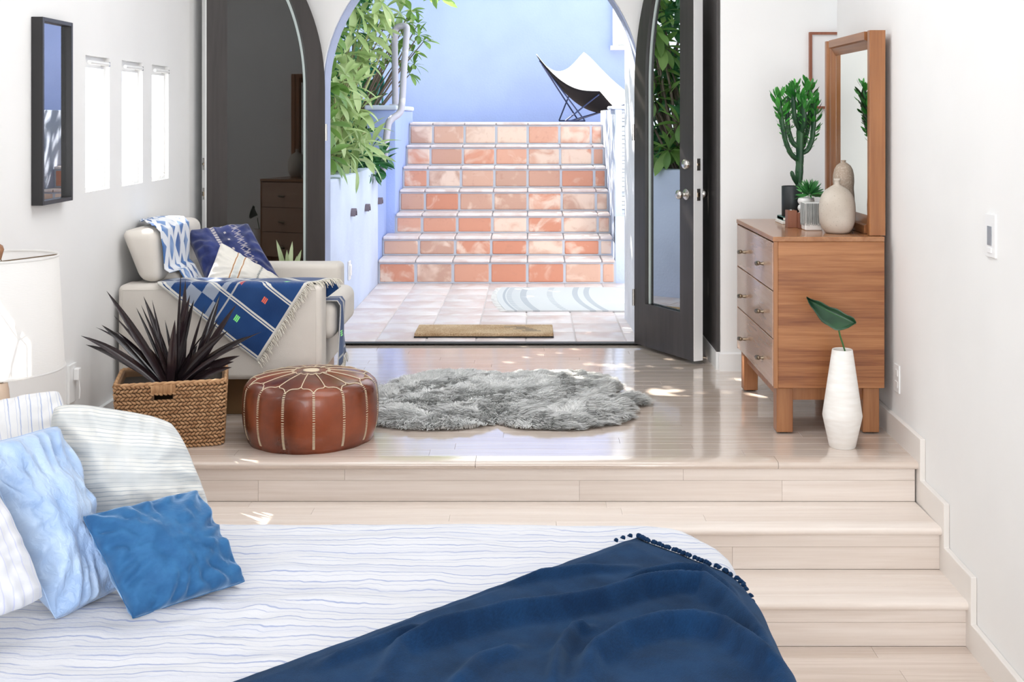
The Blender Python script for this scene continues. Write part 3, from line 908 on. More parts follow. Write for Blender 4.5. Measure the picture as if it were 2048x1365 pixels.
pillow('cushion', P(405,590,5.52), P(558,577,5.60), P(487,452,5.83), P(355,468,5.74), 0.062, t.m, 'large navy embroidered cushion leaning in the armchair', 'cushion', 'armchair cushions', 3, 0.05, 0.006)
t = MT('cream_woven_cloth', (0.72, 0.69, 0.63), 0.9, spec=0.15, sheen=0.2)
ux, uy, _ = t.xyz('UV')
n = t.noise(6.0, 2, t.coord('UV'))
cc = ux + (n-0.5)*0.03
zag = cc + ((uy/0.05).frac()-0.5).abs()*0.05
ln = cc.band(0.30, 0.008); ln2 = cc.band(0.42, 0.008); ln4 = zag.band(0.70, 0.010)
c = t.mix(ln.max(ln2), (0.70, 0.67, 0.61), (0.40, 0.20, 0.08))
c = t.mix(ln4*0.9, c, (0.10, 0.13, 0.14))
c = t.mix(cc.band(0.36, 0.035)*0.5, c, (0.50, 0.55, 0.55))
t.base(c); t.bump(t.noise(300, 2, t.coord('UV')), 0.4, 0.003)
pillow('cushion', P(398,574,5.36), P(540,606,5.40), P(556,570,5.52), P(430,492,5.50), 0.055, t.m, 'small cream woven cushion in front of the navy cushion', 'cushion', 'armchair cushions', 5, 0.04, 0.005)

# ================================================================== POUF
for o_ in (ch, th) + tuple(o for o in bpy.data.objects if o.name.startswith('cushion') and o.parent is None):
    o_.location.y += 0.16; o_.location.x -= 0.015; WL[o_.name] = Vector(o_.location)
pc = Vector((-0.952, 5.02, 0)); PR, PH = 0.292, 0.288
leather = MT('tan_brown_leather', (0.30, 0.075, 0.025), 0.3, spec=0.5, coat=0.25)
n = leather.noise(5, 4, leather.coord(), 0.6, 0.3); n2 = leather.noise(2.2, 2, leather.coord())
leather.base(leather.mix((n*0.6+n2*0.4).sm(0.32, 0.68), (0.075, 0.015, 0.006), (0.27, 0.058, 0.017)))
leather.bump(leather.noise(220, 3, leather.coord()), 0.12, 0.002)
leather.setin('Roughness', n.sm(0.2, 0.8)*0.18 + 0.24)
NP = 14
seam_a = [2*math.pi*(k+0.5)/NP - math.pi/2 for k in range(NP)]
# profile (radius, height) from top centre to floor
def pprof(q):
    # q 0..1 : 0 top centre, ~0.42 shoulder, 1 bottom rim
    if q < 0.40:
        r = PR*0.80*(q/0.40); z = PH - 0.030*(q/0.40)**2.2
    else:
        a = (q-0.40)/0.60
        th_ = math.radians(62) - a*math.radians(62+58)
        r = PR*0.72 + PR*0.28*math.cos(th_)**0.62 ; z = PH*0.475 + (PH*0.475)*math.copysign(abs(math.sin(th_))**0.86, th_)/0.90
        if a < 0.25:
            k = sstep(0, 0.25, a); r = (PR*0.80 + (r-PR*0.80)*k) if r > PR*0.8 else r; z = (PH-0.030)*(1-k) + z*k
    return r, z
def pdent(th_, q):
    d = min(abs(((th_ - a + math.pi) % (2*math.pi)) - math.pi) for a in seam_a)
    hw = math.pi/NP
    t_ = min(1, d/hw)
    puff = 1 - (1-t_)**2.2
    return puff
NA, NQ = NP*14, 46
vs = []; fs = []
for i in range(NQ+1):
    q = i/NQ; r, z = pprof(max(q, 0.004))
    for k in range(NA):
        a = 2*math.pi*k/NA
        pf = pdent(a, q)*sstep(0.36, 0.55, q)
        rr_ = r*(1 + 0.016*pf) - 0.004*sstep(0.36, 0.5, q)
        zz_ = max(0.0, z + 0.004*nz(r*9*math.cos(a), r*9*math.sin(a), 2.0) + 0.002)
        if q > 0.97: zz_ = 0.0
        vs.append((pc.x+rr_*math.cos(a), pc.y+rr_*math.sin(a), zz_))
for i in range(NQ):
    for k in range(NA):
        fs.append((i*NA+k, (i+1)*NA+k, (i+1)*NA+(k+1) % NA, i*NA+(k+1) % NA))
fs.append(tuple(range(NA))); fs.append(tuple(NQ*NA+k for k in range(NA-1, -1, -1)))
pf_root = thing('pouf', pc, 'round tan leather pouf with cream stitched panels on the raised floor', 'pouf')
MB().add(vs, fs).build('leather_body', leather.m, pf_root, smooth=180)
stitch_m = MT('cream_stitching', (0.66, 0.55, 0.40), 0.8).m
def psurf(a, q, lift=0.0015):
    r, z = pprof(q)
    r = r*(1 + 0.016*pdent(a, q)*sstep(0.36, 0.55, q)) - 0.004*sstep(0.36, 0.5, q)
    r2, z2 = pprof(min(1, q+0.01)); r1, z1 = pprof(max(0, q-0.01))
    tx, tz = r2-r1, z2-z1; L = math.hypot(tx, tz) or 1
    nx, nz_ = -tz/L, tx/L
    if nx*(1) < 0 and q > 0.5: nx, nz_ = -nx, -nz_
    if q <= 0.5 and nz_ < 0: nx, nz_ = -nx, -nz_
    return Vector((pc.x+(r+nx*lift)*math.cos(a), pc.y+(r+nx*lift)*math.sin(a), max(0.002, z+nz_*lift+0.002)))
QS = 0.50
for a in seam_a:                                     # upright seams: ladder of short stitches
    m = MB(); n_ = 34
    for k in range(n_):
        q = QS + 0.005 + (0.955-QS)*k/n_
        p = psurf(a, q); e = psurf(a+0.014, q) - psurf(a-0.014, q); e.normalize()
        up = (psurf(a, q-0.008)-psurf(a, q+0.008)).normalized(); nn = e.cross(up)
        m.obox(p, e*0.0052, up*0.0017, nn*0.0014)
    m.build('side_seam', stitch_m, pf_root)
def seamline(name, pts):
    MB().tube(pts, 0.0022, 5).build(name, stitch_m, pf_root, smooth=60)
QI = 0.375
for k, a in enumerate(seam_a):                        # scalloped zigzag of the shoulder
    a2 = a + math.pi/NP; a3 = a + 2*math.pi/NP
    seamline('shoulder_seam', [psurf(a + (a2-a)*t_/5, QS + (QI-QS)*(t_/5)**0.85) for t_ in range(6)])
    seamline('shoulder_seam', [psurf(a2 + (a3-a2)*t_/5, QI + (QS-QI)*(1-(1-t_/5)**0.85)) for t_ in range(6)])
    seamline('petal_seam', [psurf(a2, QI - (QI-0.13)*t_/6) for t_ in range(7)] )
seamline('centre_ring', [psurf(2*math.pi*k/40, 0.13 + 0.014*math.cos(NP*2*math.pi*k/40)) for k in range(41)])
m = MB().lathe([(0.036, 0.0), (0.034, 0.003), (0.02, 0.0045), (0.001, 0.005)], (pc.x, pc.y, PH+0.001), 24)
m.build('centre_patch', stitch_m, pf_root, smooth=60)

# ================================================================== SHEEPSKIN RUG
LOBES = [(-0.43,5.42,0.35,0.31),(0.12,5.41,0.36,0.31),(-0.38,5.90,0.34,0.32),(0.10,5.92,0.36,0.30),(-0.14,5.66,0.55,0.38),(0.44,5.58,0.13,0.07),(0.40,5.44,0.10,0.06),(0.36,5.86,0.10,0.09),(-0.66,5.72,0.10,0.12)]
def rugf(x, y):
    v = max(1 - ((x-cx)/rx)**2 - ((y-cy)/ry)**2 for cx, cy, rx, ry in LOBES)
    return v + 0.12*fbm(x*5, y*5, 9.0)
fur = MT('grey_sheepskin_wool', (0.42, 0.43, 0.41), 0.85, spec=0.2, sheen=0.5)
n = fur.noise(7, 3, fur.coord()); i_ = fur.island()
fur.base(fur.mix((n.sm(0.3, 0.7)*0.4 + i_*0.6), (0.42, 0.43, 0.415), (0.92, 0.92, 0.91)))
rug = thing('sheepskin_rug', (-0.13, 5.65, 0), 'fluffy grey sheepskin rug of four joined pelts on the raised floor', 'rug')
nx_, ny_ = 70, 60
keep = {}; vs = []; fs = []
gx = [-0.85 + 1.45*i/nx_ for i in range(nx_+1)]; gy = [5.05 + 1.22*j/ny_ for j in range(ny_+1)]
for j in range(ny_):
    for i in range(nx_):
        if rugf((gx[i]+gx[i+1])/2, (gy[j]+gy[j+1])/2) > 0.16:
            q = []
            for (a, c) in ((i,j),(i+1,j),(i+1,j+1),(i,j+1)):
                if (a, c) not in keep:
                    f_ = max(0, rugf(gx[a], gy[c]) - 0.05)
                    keep[(a, c)] = len(vs); vs.append((gx[a], gy[c], 0.002 + 0.03*min(1, f_*1.6)**0.6 + 0.008*fbm(gx[a]*12, gy[c]*12)*min(1, f_*3)))
                q.append(keep[(a, c)])
            fs.append(tuple(q))
pel = MB().add(vs, fs).build('pelt', MT('pelt_hide', (0.46, 0.47, 0.45), 0.9).m, rug, smooth=180)
rng = np.random.default_rng(5)
strV = []; strF = []
NSTR = 90000
cand = rng.uniform((-0.85, 5.05), (0.60, 6.27), (int(NSTR*2.4), 2))
cnt = 0
for (x, y) in cand:
    f_ = rugf(x, y)
    if f_ < 0.04: continue
    f_ = min(1, f_)
    h0 = 0.002 + 0.03*min(1, max(0, f_-0.05)*1.6)**0.6
    a = 2.4*nz(x*3.3, y*3.3, 4.0) + 3.0*nz(x*9, y*9, 1.0)
    cl = nz(x*16, y*16, 5.0)
    out = Vector((x+0.13, y-5.66, 0)); out.normalize()
    e = (1-f_)
    dirv = Vector((math.cos(a)*0.7, math.sin(a)*0.7, 0)) + out*(0.35+0.9*e)
    dirv.normalize()
    up = 0.62 + 0.6*cl + 0.2*rng.random() - 0.35*e
    L = (0.052 + 0.026*rng.random())*(0.75+0.25*f_)
    p0 = Vector((x, y, h0*0.9))
    d1 = (dirv*0.75 + Vector((0, 0, max(0.12, up)))).normalized()
    d2 = (dirv*1.0 + Vector((0, 0, max(0.12, up)*0.25 - 0.12))).normalized()
    p1 = p0 + d1*L*0.55; p2 = p1 + d2*L*0.55
    cxk, cyk = math.floor(x/0.04), math.floor(y/0.04)
    cc_ = Vector(((cxk+0.5+0.8*nz(cxk*1.7+.3, cyk*2.3+.7, 1.5))*0.04, (cyk+0.5+0.8*nz(cxk*2.9+.1, cyk*1.3+.2, 7.5))*0.04, 0)) + dirv*0.03
    p2 = Vector((p2.x*0.5+cc_.x*0.5, p2.y*0.5+cc_.y*0.5, p2.z+0.006*nz(cxk*3.1+.5, cyk*3.7+.5, 2.0)))
    if p2.z < 0.003: p2.z = 0.003
    sd = Vector((-dirv.y, dirv.x, 0.15*rng.standard_normal())).normalized()*0.0019
    b_ = len(strV)
    strV += [p0-sd, p0+sd, p1-sd*0.8, p1+sd*0.8, p2]
    strF += [(b_, b_+1, b_+3, b_+2), (b_+2, b_+3, b_+4)]
    cnt += 1
    if cnt >= NSTR: break
tag(MB().add(strV, strF).build('wool', fur.m, rug), kind='stuff')
# ================================================================== DRESSER
veneer = MT('banded_teak_veneer', (0.5, 0.28, 0.14), 0.38, coat=0.1)
n = veneer.noise(1.0, 4, veneer.coord(scale=(1.2, 1.2, 26)), 0.55, 0.5)
n2 = veneer.noise(3.0, 3, veneer.coord(scale=(2.0, 2.0, 70)), 0.6)
n3 = veneer.noise(1.0, 2, veneer.coord(scale=(0.8, 0.8, 9)))
veneer.base(veneer.ramp((n*0.5 + n2*0.25 + n3*0.25), [(0.38, (0.17, 0.050, 0.016)), (0.5, (0.31, 0.120, 0.042)), (0.62, (0.42, 0.185, 0.072))]))
veneer.bump(n2, 0.05, 0.001)
VEN = veneer.m
LEG = wood('honey_teak', (0.24, 0.088, 0.03), (0.40, 0.178, 0.07), 'z', 1.0, 0.4, 0.05, 16, 0.2)
TOPW = wood('teak_top', (0.30, 0.125, 0.05), (0.43, 0.21, 0.10), 'y', 1.0, 0.25, 0.3, 16, 0.1)
FRONT = wood('teak_drawer_front', (0.50, 0.30, 0.20), (0.64, 0.42, 0.31), 'y', 1.0, 0.25, 1.0, 12, 0.15)  # glare from the arch painted in: teak paled and pinked
DX0, DX1, DY0, DY1, DZ0, DZ1 = 1.065, 1.552, 5.05, 5.94, 0.204, 0.867
dr = thing('dresser', (1.31, 5.5, 0), 'teak chest of three drawers on square legs against the right wall', 'dresser')
bx('body', VEN, dr, DX0+0.020, DX1, DY0, DY1, DZ0, DZ1-0.022, bevel=0.002, seg=1)
bx('top', TOPW, dr, DX0-0.002, DX1, DY0-0.002, DY1+0.002, DZ1-0.0215, DZ1, bevel=0.003, seg=2)
bx('front_edge', LEG, dr, DX0+0.002, DX0+0.0195, DY0, DY0+0.014, DZ0, DZ1-0.022)
bx('front_edge', LEG, dr, DX0+0.002, DX0+0.0195, DY1-0.014, DY1, DZ0, DZ1-0.022)
zs_ = [DZ0+0.002, 0.4165, 0.6265, DZ1-0.026]
for k in range(3):
    w_ = bx('drawer', FRONT, dr, DX0, DX0+0.0195, DY0+0.0155, DY1-0.0155, zs_[k]+0.0022, zs_[k+1]-0.0022, bevel=0.002, seg=1)
    zc = (0.291, 0.503, 0.722)[k]
    for yy in (5.27, 5.715):
        m = MB()
        base = Vector((DX0, yy, zc))
        m.tube([base, base+Vector((-0.008, 0, 0)), base+Vector((-0.022, 0, 0.002))], [0.009, 0.007, 0.006], 10)
        pr_ = [(-0.032, 0.002), (-0.028, 0.008), (-0.018, 0.0105), (0.0, 0.009), (0.016, 0.011), (0.028, 0.009), (0.033, 0.002)]
        m.tube([base + Vector((-0.026, p[0], 0.002 + 0.003*math.sin(i*1.1))) for i, p in enumerate(pr_)], [p[1] for p in pr_], 12)
        m.build('pull', M['brass'], w_, smooth=60)
LZ = 0.196
for (lx, ly) in ((1.083, 5.066), (1.083, 5.845), (1.462, 5.066), (1.462, 5.845)):
    bx('leg', LEG, dr, lx, lx+0.072, ly, ly+0.072, 0.006, LZ+0.006, bevel=0.004)
    bx('glide', M['black'], dr, lx+0.02, lx+0.052, ly+0.02, ly+0.052, 0.0, 0.0065)
bx('apron', LEG, dr, 1.155, 1.462, 5.085, 5.105, 0.145, 0.203)
bx('apron', LEG, dr, 1.155, 1.462, 5.885, 5.905, 0.145, 0.203)
bx('apron', LEG, dr, 1.10, 1.12, 5.138, 5.845, 0.145, 0.203)
bx('apron', LEG, dr, 1.50, 1.52, 5.138, 5.845, 0.145, 0.203)

# ---- leaning mirror
mr = thing('wall_mirror', (1.54, 5.47, DZ1), 'wood framed mirror standing on the dresser against the right wall', 'mirror')
MX0, MX1, MY0, MY1, MZ0, MZ1 = 1.497, 1.566, 5.085, 5.865, DZ1+0.002, 1.775
MW = wood('honey_mirror_frame', (0.22, 0.078, 0.026), (0.37, 0.155, 0.058), 'z', 1.0, 0.35, 0.1, 18, 0.15)
MWy = wood('honey_mirror_rail', (0.22, 0.078, 0.026), (0.37, 0.155, 0.058), 'y', 1.0, 0.35, 0.1, 18, 0.15)
fw = 0.085
def stile(name, y0, y1, inner_hi):
    # stepped profile across the frame: outer thick bead, inner slope
    if inner_hi: ps = [(MX1, y0), (MX0+0.004, y0), (MX0, y0+0.006), (MX0, y0+0.036), (MX0+0.010, y0+0.042), (MX0+0.014, y1-0.012), (MX0+0.034, y1), (MX1, y1)]
    else: ps = [(MX1, y1), (MX1, y0), (MX0+0.034, y0), (MX0+0.014, y0+0.012), (MX0+0.010, y1-0.042), (MX0, y1-0.036), (MX0, y1-0.006), (MX0+0.004, y1)]
    MB().prism(ps, 'z', MZ0, MZ1).build(name, MW, mr, smooth=30)
stile('stile', MY0, MY0+fw, True); stile('stile', MY1-fw, MY1, False)
def rail(z0, z1, lo):
    if lo: ps = [(MX1, z0), (MX0, z0), (MX0, z0+0.036), (MX0+0.012, z0+0.042), (MX0+0.034, z1), (MX1, z1)]
    else: ps = [(MX1, z1), (MX1, z0), (MX0+0.034, z0), (MX0+0.012, z1-0.042), (MX0, z1-0.036), (MX0, z1)]
    MB().prism([(p[0], p[1]) for p in ps], 'y', MY0+fw, MY1-fw).build('rail', MWy, mr, smooth=30)
rail(MZ0, MZ0+fw*0.9, True); rail(MZ1-fw*0.9, MZ1, False)
bx('mirror_glass', MT('mirror_silver', (0.88, 0.92, 0.89), 0.02, 1.0).m, mr, MX0+0.036, MX0+0.042, MY0+fw-0.01, MY1-fw+0.01, MZ0+0.05, MZ1-0.05)

# ---- thin framed print on the alcove wall
fp = thing('framed_print', (1.9, 6.32, 1.44), 'thin brown framed white print on the alcove wall behind the mirror', 'picture')
bw = wood('dark_walnut_frame', (0.22, 0.07, 0.035), (0.32, 0.11, 0.06), 'z', 1, 0.4)
x0, x1, z0, z1 = 1.528, 2.15, 1.437, 1.857
for (a, c, e, g) in ((x0, x0+0.014, z0, z1), (x1-0.014, x1, z0, z1), (x0+0.014, x1-0.014, z0, z0+0.014), (x0+0.014, x1-0.014, z1-0.014, z1)):
    bx('frame_bar', bw, fp, a, c, 6.305, 6.33, e, g)
bx('print', MT('white_print_paper', (0.82, 0.80, 0.79), 0.6).m, fp, x0+0.014, x1-0.014, 6.318, 6.329, z0+0.014, z1-0.014)

# ---- things on the dresser
DT = DZ1
# books under the cactus pot
bkc = [(0.80, 0.80, 0.77), (0.05, 0.16, 0.14)]
b0 = thing('book', (1.30, 5.70, DT), 'pale book lying on the dresser under the black cactus pot', 'book', 'books under the cactus')
bx('cover', MT('pale_book_cover', (0.82, 0.81, 0.78), 0.6).m, b0, 1.232, 1.372, 5.64, 5.80, DT, DT+0.016, bevel=0.002, seg=1)
bx('pages', MT('book_pages', (0.86, 0.84, 0.78), 0.8).m, b0, 1.236, 1.376, 5.6385, 5.798, DT+0.003, DT+0.013)
b1 = thing('book', (1.30, 5.70, DT+0.016), 'upper dark green and white book under the black cactus pot', 'book', 'books under the cactus')
bx('cover', MT('green_book_cover', (0.03, 0.12, 0.10), 0.5).m, b1, 1.240, 1.368, 5.648, 5.79, DT+0.0165, DT+0.034, bevel=0.002, seg=1)
bx('pages', MT('book_pages', (0.86, 0.84, 0.78), 0.8).m, b1, 1.240, 1.30, 5.6465, 5.788, DT+0.0195, DT+0.031)
# cactus
pz = DT + 0.034
ca = thing('potted_cactus', (1.295, 5.705, pz), 'tall branching green cactus in a black pot on the dresser', 'cactus')
pr_ = [(0.046, 0), (0.050, 0.004), (0.0505, 0.148), (0.049, 0.150), (0.046, 0.148), (0.0455, 0.135)]
MB().lathe(pr_, (1.295, 5.705, pz), 36).build('pot', MT('matte_black_pot', (0.012, 0.016, 0.018), 0.5).m, ca, smooth=50)
MB().lathe([(0.045, 0.128), (0.03, 0.134), (0.001, 0.136)], (1.295, 5.705, pz), 24).build('soil', MT('dark_soil', (0.03, 0.022, 0.016), 0.95).m, ca, smooth=60)
cact = MT('dark_green_cactus_skin', (0.02, 0.075, 0.028), 0.5)
n = cact.noise(9, 3, cact.coord())
cact.base(cact.mix(n.sm(0.35, 0.7), (0.010, 0.045, 0.02), (0.035, 0.115, 0.035)))
cleaf = MT('bright_cactus_leaf', (0.03, 0.25, 0.03), 0.4)
i_ = cleaf.island(); cleaf.base(cleaf.mix(i_, (0.012, 0.13, 0.018), (0.07, 0.36, 0.05)))
cr = random.Random(11)
def ribbed(pts, rad, n=12, ribs=3):
    """upright stem with a three-winged section"""
    pts = [Vector(p) for p in pts]
    fine = []; 
    for i in range(len(pts)-1):
        for k in range(6): fine.append(pts[i].lerp(pts[i+1], k/6))
    fine.append(pts[-1])
    # smooth
    for _ in range(2):
        fine = [fine[0]] + [(fine[i-1]+fine[i]*2+fine[i+1])/4 for i in range(1, len(fine)-1)] + [fine[-1]]
    m = MB(); vs = []; L = len(fine)
    for i, p in enumerate(fine):
        t_ = (fine[min(i+1, L-1)]-fine[max(0, i-1)]).normalized()
        a = t_.cross(Vector((0,1,0.1))).normalized(); b_ = t_.cross(a)
        r = rad*(1.0 if i < L-3 else (L-i)/3.2)*(0.78 if i < 2 else 1.0)
        for k in range(n):
            q = 2*math.pi*k/n
            rr_ = r*(0.74 + 0.36*abs(math.cos(q*ribs/2 + 0.5))**1.5)*(1+0.06*math.sin(i*1.9))
            vs.append(p + (a*math.cos(q)+b_*math.sin(q))*rr_)
    fs = [(i*n+k, i*n+(k+1) % n, (i+1)*n+(k+1) % n, (i+1)*n+k) for i in range(L-1) for k in range(n)]
    fs.append(tuple((L-1)*n+k for k in range(n)))
    return m.add(vs, fs), fine
cd = 5.70
def cp(x, y, dd=0.0): return P(x, y, cd+dd)
branches = [
 ([cp(1598,372), cp(1600,330), cp(1601,285), cp(1603,230), cp(1604,185)], 0.0205, 0.35),
 ([cp(1597,322,-.0), cp(1582,308,-.01), cp(1572,285,-.02), cp(1566,255,-.03), cp(1561,225,-.03), cp(1557,195,-.03)], 0.013, 0.35),
 ([cp(1598,296), cp(1585,285,.02), cp(1577,262,.03), cp(1574,230,.04), cp(1578,190,.04)], 0.013, 0.3),
 ([cp(1604,308), cp(1617,300,-.01), cp(1625,280,-.02), cp(1628,245,-.02), cp(1628,200,-.02)], 0.013, 0.2),
 ([cp(1602,300), cp(1609,288,.03), cp(1618,250,.05), cp(1622,205,.06), cp(1620,170,.06)], 0.012, 0.3),
 ([cp(1600,262), cp(1590,240,-.04), cp(1587,205,-.05), cp(1588,175,-.05)], 0.012, 0.2),
 ([cp(1602,270), cp(1610,245,-.05), cp(1608,205,-.06)], 0.013, 0.2),
 ([cp(1594,368), cp(1586,352,-.02), cp(1583,342,-.02)], 0.011, 0.9)]
lm = MB()
def cleaf_add(m, base, dirv, L, W):
    dirv = dirv.normalized(); up = Vector((0,0,1)); s_ = dirv.cross(up)
    if s_.length < 0.1: s_ = Vector((1,0,0))
    s_.normalize(); nn = s_.cross(dirv)
    tilt = cr.uniform(-0.8, 0.8)
    s_ = s_*math.cos(tilt) + nn*math.sin(tilt); nn = s_.cross(dirv)
    pts = []
    for (t_, w_) in ((0, 0.15), (0.3, 0.8), (0.6, 1.0), (0.85, 0.65)):
        c = base + dirv*L*t_ + nn*L*0.18*t_*t_
        pts.append((c - s_*W*w_/2, c + nn*W*0.08*w_ , c + s_*W*w_/2))
    tip = base + dirv*L + nn*L*0.2
    vs = [p for tr_ in pts for p in tr_] + [tip]
    fs = []
    for i in range(3):
        for k in range(2): fs.append((i*3+k, i*3+k+1, (i+1)*3+k+1, (i+1)*3+k))
    fs += [(9, 10, 12), (10, 11, 12)]
    m.add(vs, fs)
for bi, (pts, rad, start) in enumerate(branches):
    m, fine = ribbed(pts, rad)
    m.build('trunk' if bi == 0 else 'branch', cact.m, ca, smooth=60)
    L = len(fine)
    for i, p in enumerate(fine):
        f_ = i/(L-1)
        if bi == 7: continue
        if f_ < start*0.8:
            for k in range(2):
                a = cr.uniform(0, 6.28); lm.tube([p + Vector((math.cos(a), math.sin(a), 0))*rad*0.9, p + Vector((math.cos(a), math.sin(a), 0.1))*(rad+0.007)], [0.0016, 0.0004], 4)
            continue
        nl = 2 if f_ < 0.7 else 4
        for k in range(nl):
            a = cr.uniform(0, 6.28)
            upk = 0.25 + 0.9*f_*f_
            dv = Vector((math.cos(a), math.sin(a), upk + cr.uniform(-.2, .3)))
            LL_ = (0.012 + 0.038*sstep(start, 0.95, f_))*cr.uniform(0.8, 1.3)
            cleaf_add(lm, p + Vector((math.cos(a), math.sin(a), 0))*rad*0.85, dv, LL_, LL_*0.36)
tag(lm.build('leaves', cleaf.m, ca, smooth=60), kind='stuff')
# wooden blocks
wbm = wood('reddish_walnut_block', (0.17, 0.055, 0.03), (0.27, 0.10, 0.05), 'z', 1, 0.4, 0.0, 14, 0.3)
for i, (a, c, y0, y1, h_) in enumerate(((1.219, 1.264, 5.46, 5.515, 0.082), (1.262, 1.300, 5.42, 5.458, 0.074))):
    o = thing('wooden_block', ((a+c)/2, (y0+y1)/2, DT), ['taller reddish wooden block beside the black pot on the dresser', 'shorter reddish wooden block beside the fringed pot'][i], 'wooden block', 'wooden blocks on the dresser')
    bx('block', wbm, o, a, c, y0, y1, DT, DT+h_, bevel=0.002)
    m = MB(); m.lathe([(0.010, 0.0), (0.010, 0.003), (0.006, 0.003), (0.006, 0.001)], ((a+c)/2, (y0+y1)/2, DT+h_-0.0005), 16); m.build('candle_cup', M['steel'], o, smooth=50)
# succulent in ribbed white pot
su = thing('potted_succulent', (1.345, 5.56, DT), 'spiky bright green succulent in a white ribbed pot behind the fringed pot', 'succulent')
pr_ = [(0.032, 0.0)]
for k in range(4):
    z_ = 0.034*k
    pr_ += [(0.032, z_+0.002), (0.039, z_+0.012), (0.040, z_+0.020), (0.037, z_+0.030), (0.031, z_+0.034)]
pr_ += [(0.028, 0.134)]
MB().lathe(pr_, (1.33, 5.56, DT), 32).build('pot', MT('white_ceramic', (0.80, 0.79, 0.77), 0.4).m, su, smooth=60)
sl = MT('bright_green_succulent', (0.05, 0.30, 0.06), 0.4)
i_ = sl.rand(); sl.base(sl.mix(i_, (0.012, 0.10, 0.025), (0.09, 0.36, 0.09)))
sm = MB()
cr = random.Random(4)
cleaf_add(sm, Vector((0,0,0)), Vector((0,1,0)), 1.0, 0.13)
sme, _ = sm.mesh('leaf', sl.m, smooth=60, origin=Vector((0,0,0)))
def basis(dirv, roll=0.0):
    y_ = Vector(dirv).normalized(); x_ = y_.cross(Vector((0.05,0.02,1))).normalized(); z_ = x_.cross(y_)
    xr = x_*math.cos(roll) + z_*math.sin(roll); zr = xr.cross(y_)
    return Matrix((xr, y_, zr)).transposed()
for k in range(150):
    a = cr.uniform(0, 6.28); el_ = cr.uniform(-0.25, 1.25)
    dv = Vector((math.cos(a)*math.cos(el_), math.sin(a)*math.cos(el_), math.sin(el_)))
    c0 = Vector((1.345, 5.55, DT+0.150)) + dv*0.008
    L = cr.uniform(0.05, 0.078)
    mesh_at('leaf', sme, su, c0, mat3=basis(dv, cr.uniform(0, 3))*L)
# fringed pot
fpot = thing('fringed_pot', (1.31, 5.36, DT), 'small white square pot wrapped in grey string fringe on the dresser', 'pot')
bx('pot', MT('white_ceramic', (0.80, 0.79, 0.77), 0.4).m, fpot, 1.270, 1.350, 5.325, 5.405, DT, DT+0.128, bevel=0.006, seg=3)
fm = MT('grey_string', (0.36, 0.37, 0.36), 0.9); i_ = fm.island(); fm.base(fm.mix(i_, (0.10, 0.11, 0.11), (0.50, 0.51, 0.49)))
m = MB()
for k in range(46):
    x_ = 1.272 + 0.076*k/45
    zb_ = DT + 0.028 + cr.uniform(-0.008, 0.01)
    m.tube([(x_, 5.323, DT+0.126), (x_+cr.uniform(-.001,.001), 5.321, DT+0.08), (x_+cr.uniform(-.0015,.0015), 5.321, zb_)], 0.0010, 4)
    y_ = 5.327 + 0.076*k/45
    m.tube([(1.268, y_, DT+0.126), (1.266, y_, DT+0.08), (1.266, y_+cr.uniform(-.002,.002), zb_)], 0.0010, 4)
tag(m.build('fringe', fm.m, fpot), kind='stuff')
# stoneware vases
sw_ = MT('speckled_stoneware', (0.52, 0.46, 0.39), 0.6)
n = sw_.noise(160, 2, sw_.coord()); n2 = sw_.noise(6, 3, sw_.coord())
sw_.base(sw_.mix(n.sm(0.62, 0.75)*0.5, sw_.mix(n2.sm(0.3, 0.7), (0.46, 0.40, 0.335), (0.60, 0.545, 0.475)), (0.20, 0.15, 0.11)))
sw_.bump(n, 0.1, 0.001)
def vase_prof(R, Hh, neck):
    pr = [(R*0.52, 0.0), (R*0.66, 0.004)]
    for k in range(1, 19):
        z_ = k/19
        r = R*(max(0.0, 1 - abs(2*(z_**1.0)-0.86)**(2.6 if z_ > 0.43 else 2.9)))**0.5 if abs(2*z_-0.86) < 1 else 0
        pr.append((max(r, neck*1.05), Hh*0.955*z_))
    pr += [(neck, Hh*0.965), (neck*1.1, Hh), (neck*0.75, Hh*1.0), (neck*0.6, Hh*0.96)]
    return pr
MBv = MB().lathe(vase_prof(0.081, 0.243, 0.013), (1.388, 5.215, DT), 40)
v1 = thing('stoneware_vase', (1.388, 5.215, DT), 'plump pale stoneware vase with a tiny neck on the dresser', 'vase', 'stoneware vases')
MBv.build('body', sw_.m, v1, smooth=60)
MB().lathe([(0.0145, 0), (0.0165, 0.004), (0.0145, 0.009), (0.011, 0.009)], (1.388, 5.215, DT+0.238), 24).build('rim', sw_.m, v1, smooth=60)
sw2 = MT('brown_stoneware', (0.40, 0.32, 0.25), 0.6)
n = sw2.noise(150, 2, sw2.coord()); sw2.base(sw2.mix(n.sm(0.45, 0.7), (0.36, 0.28, 0.215), (0.47, 0.39, 0.315)))
pr_ = [(0.034, 0), (0.040, 0.003), (0.050, 0.05), (0.051, 0.12), (0.049, 0.165), (0.0465, 0.19), (0.0465, 0.205), (0.0485, 0.225), (0.0475, 0.255), (0.042, 0.282), (0.032, 0.300), (0.018, 0.311), (0.010, 0.315), (0.010, 0.321), (0.006, 0.321), (0.005, 0.315)]
v2 = thing('stoneware_vase', (1.462, 5.345, DT), 'taller slim brown stoneware vase beside the mirror', 'vase', 'stoneware vases')
MB().lathe(pr_, (1.452, 5.345, DT), 36).build('body', sw2.m, v2, smooth=60)
MB().lathe([(0.0105, 0), (0.0118, 0.003), (0.0105, 0.006), (0.007, 0.006)], (1.452, 5.345, DT+0.319), 20).build('rim', sw2.m, v2, smooth=60)
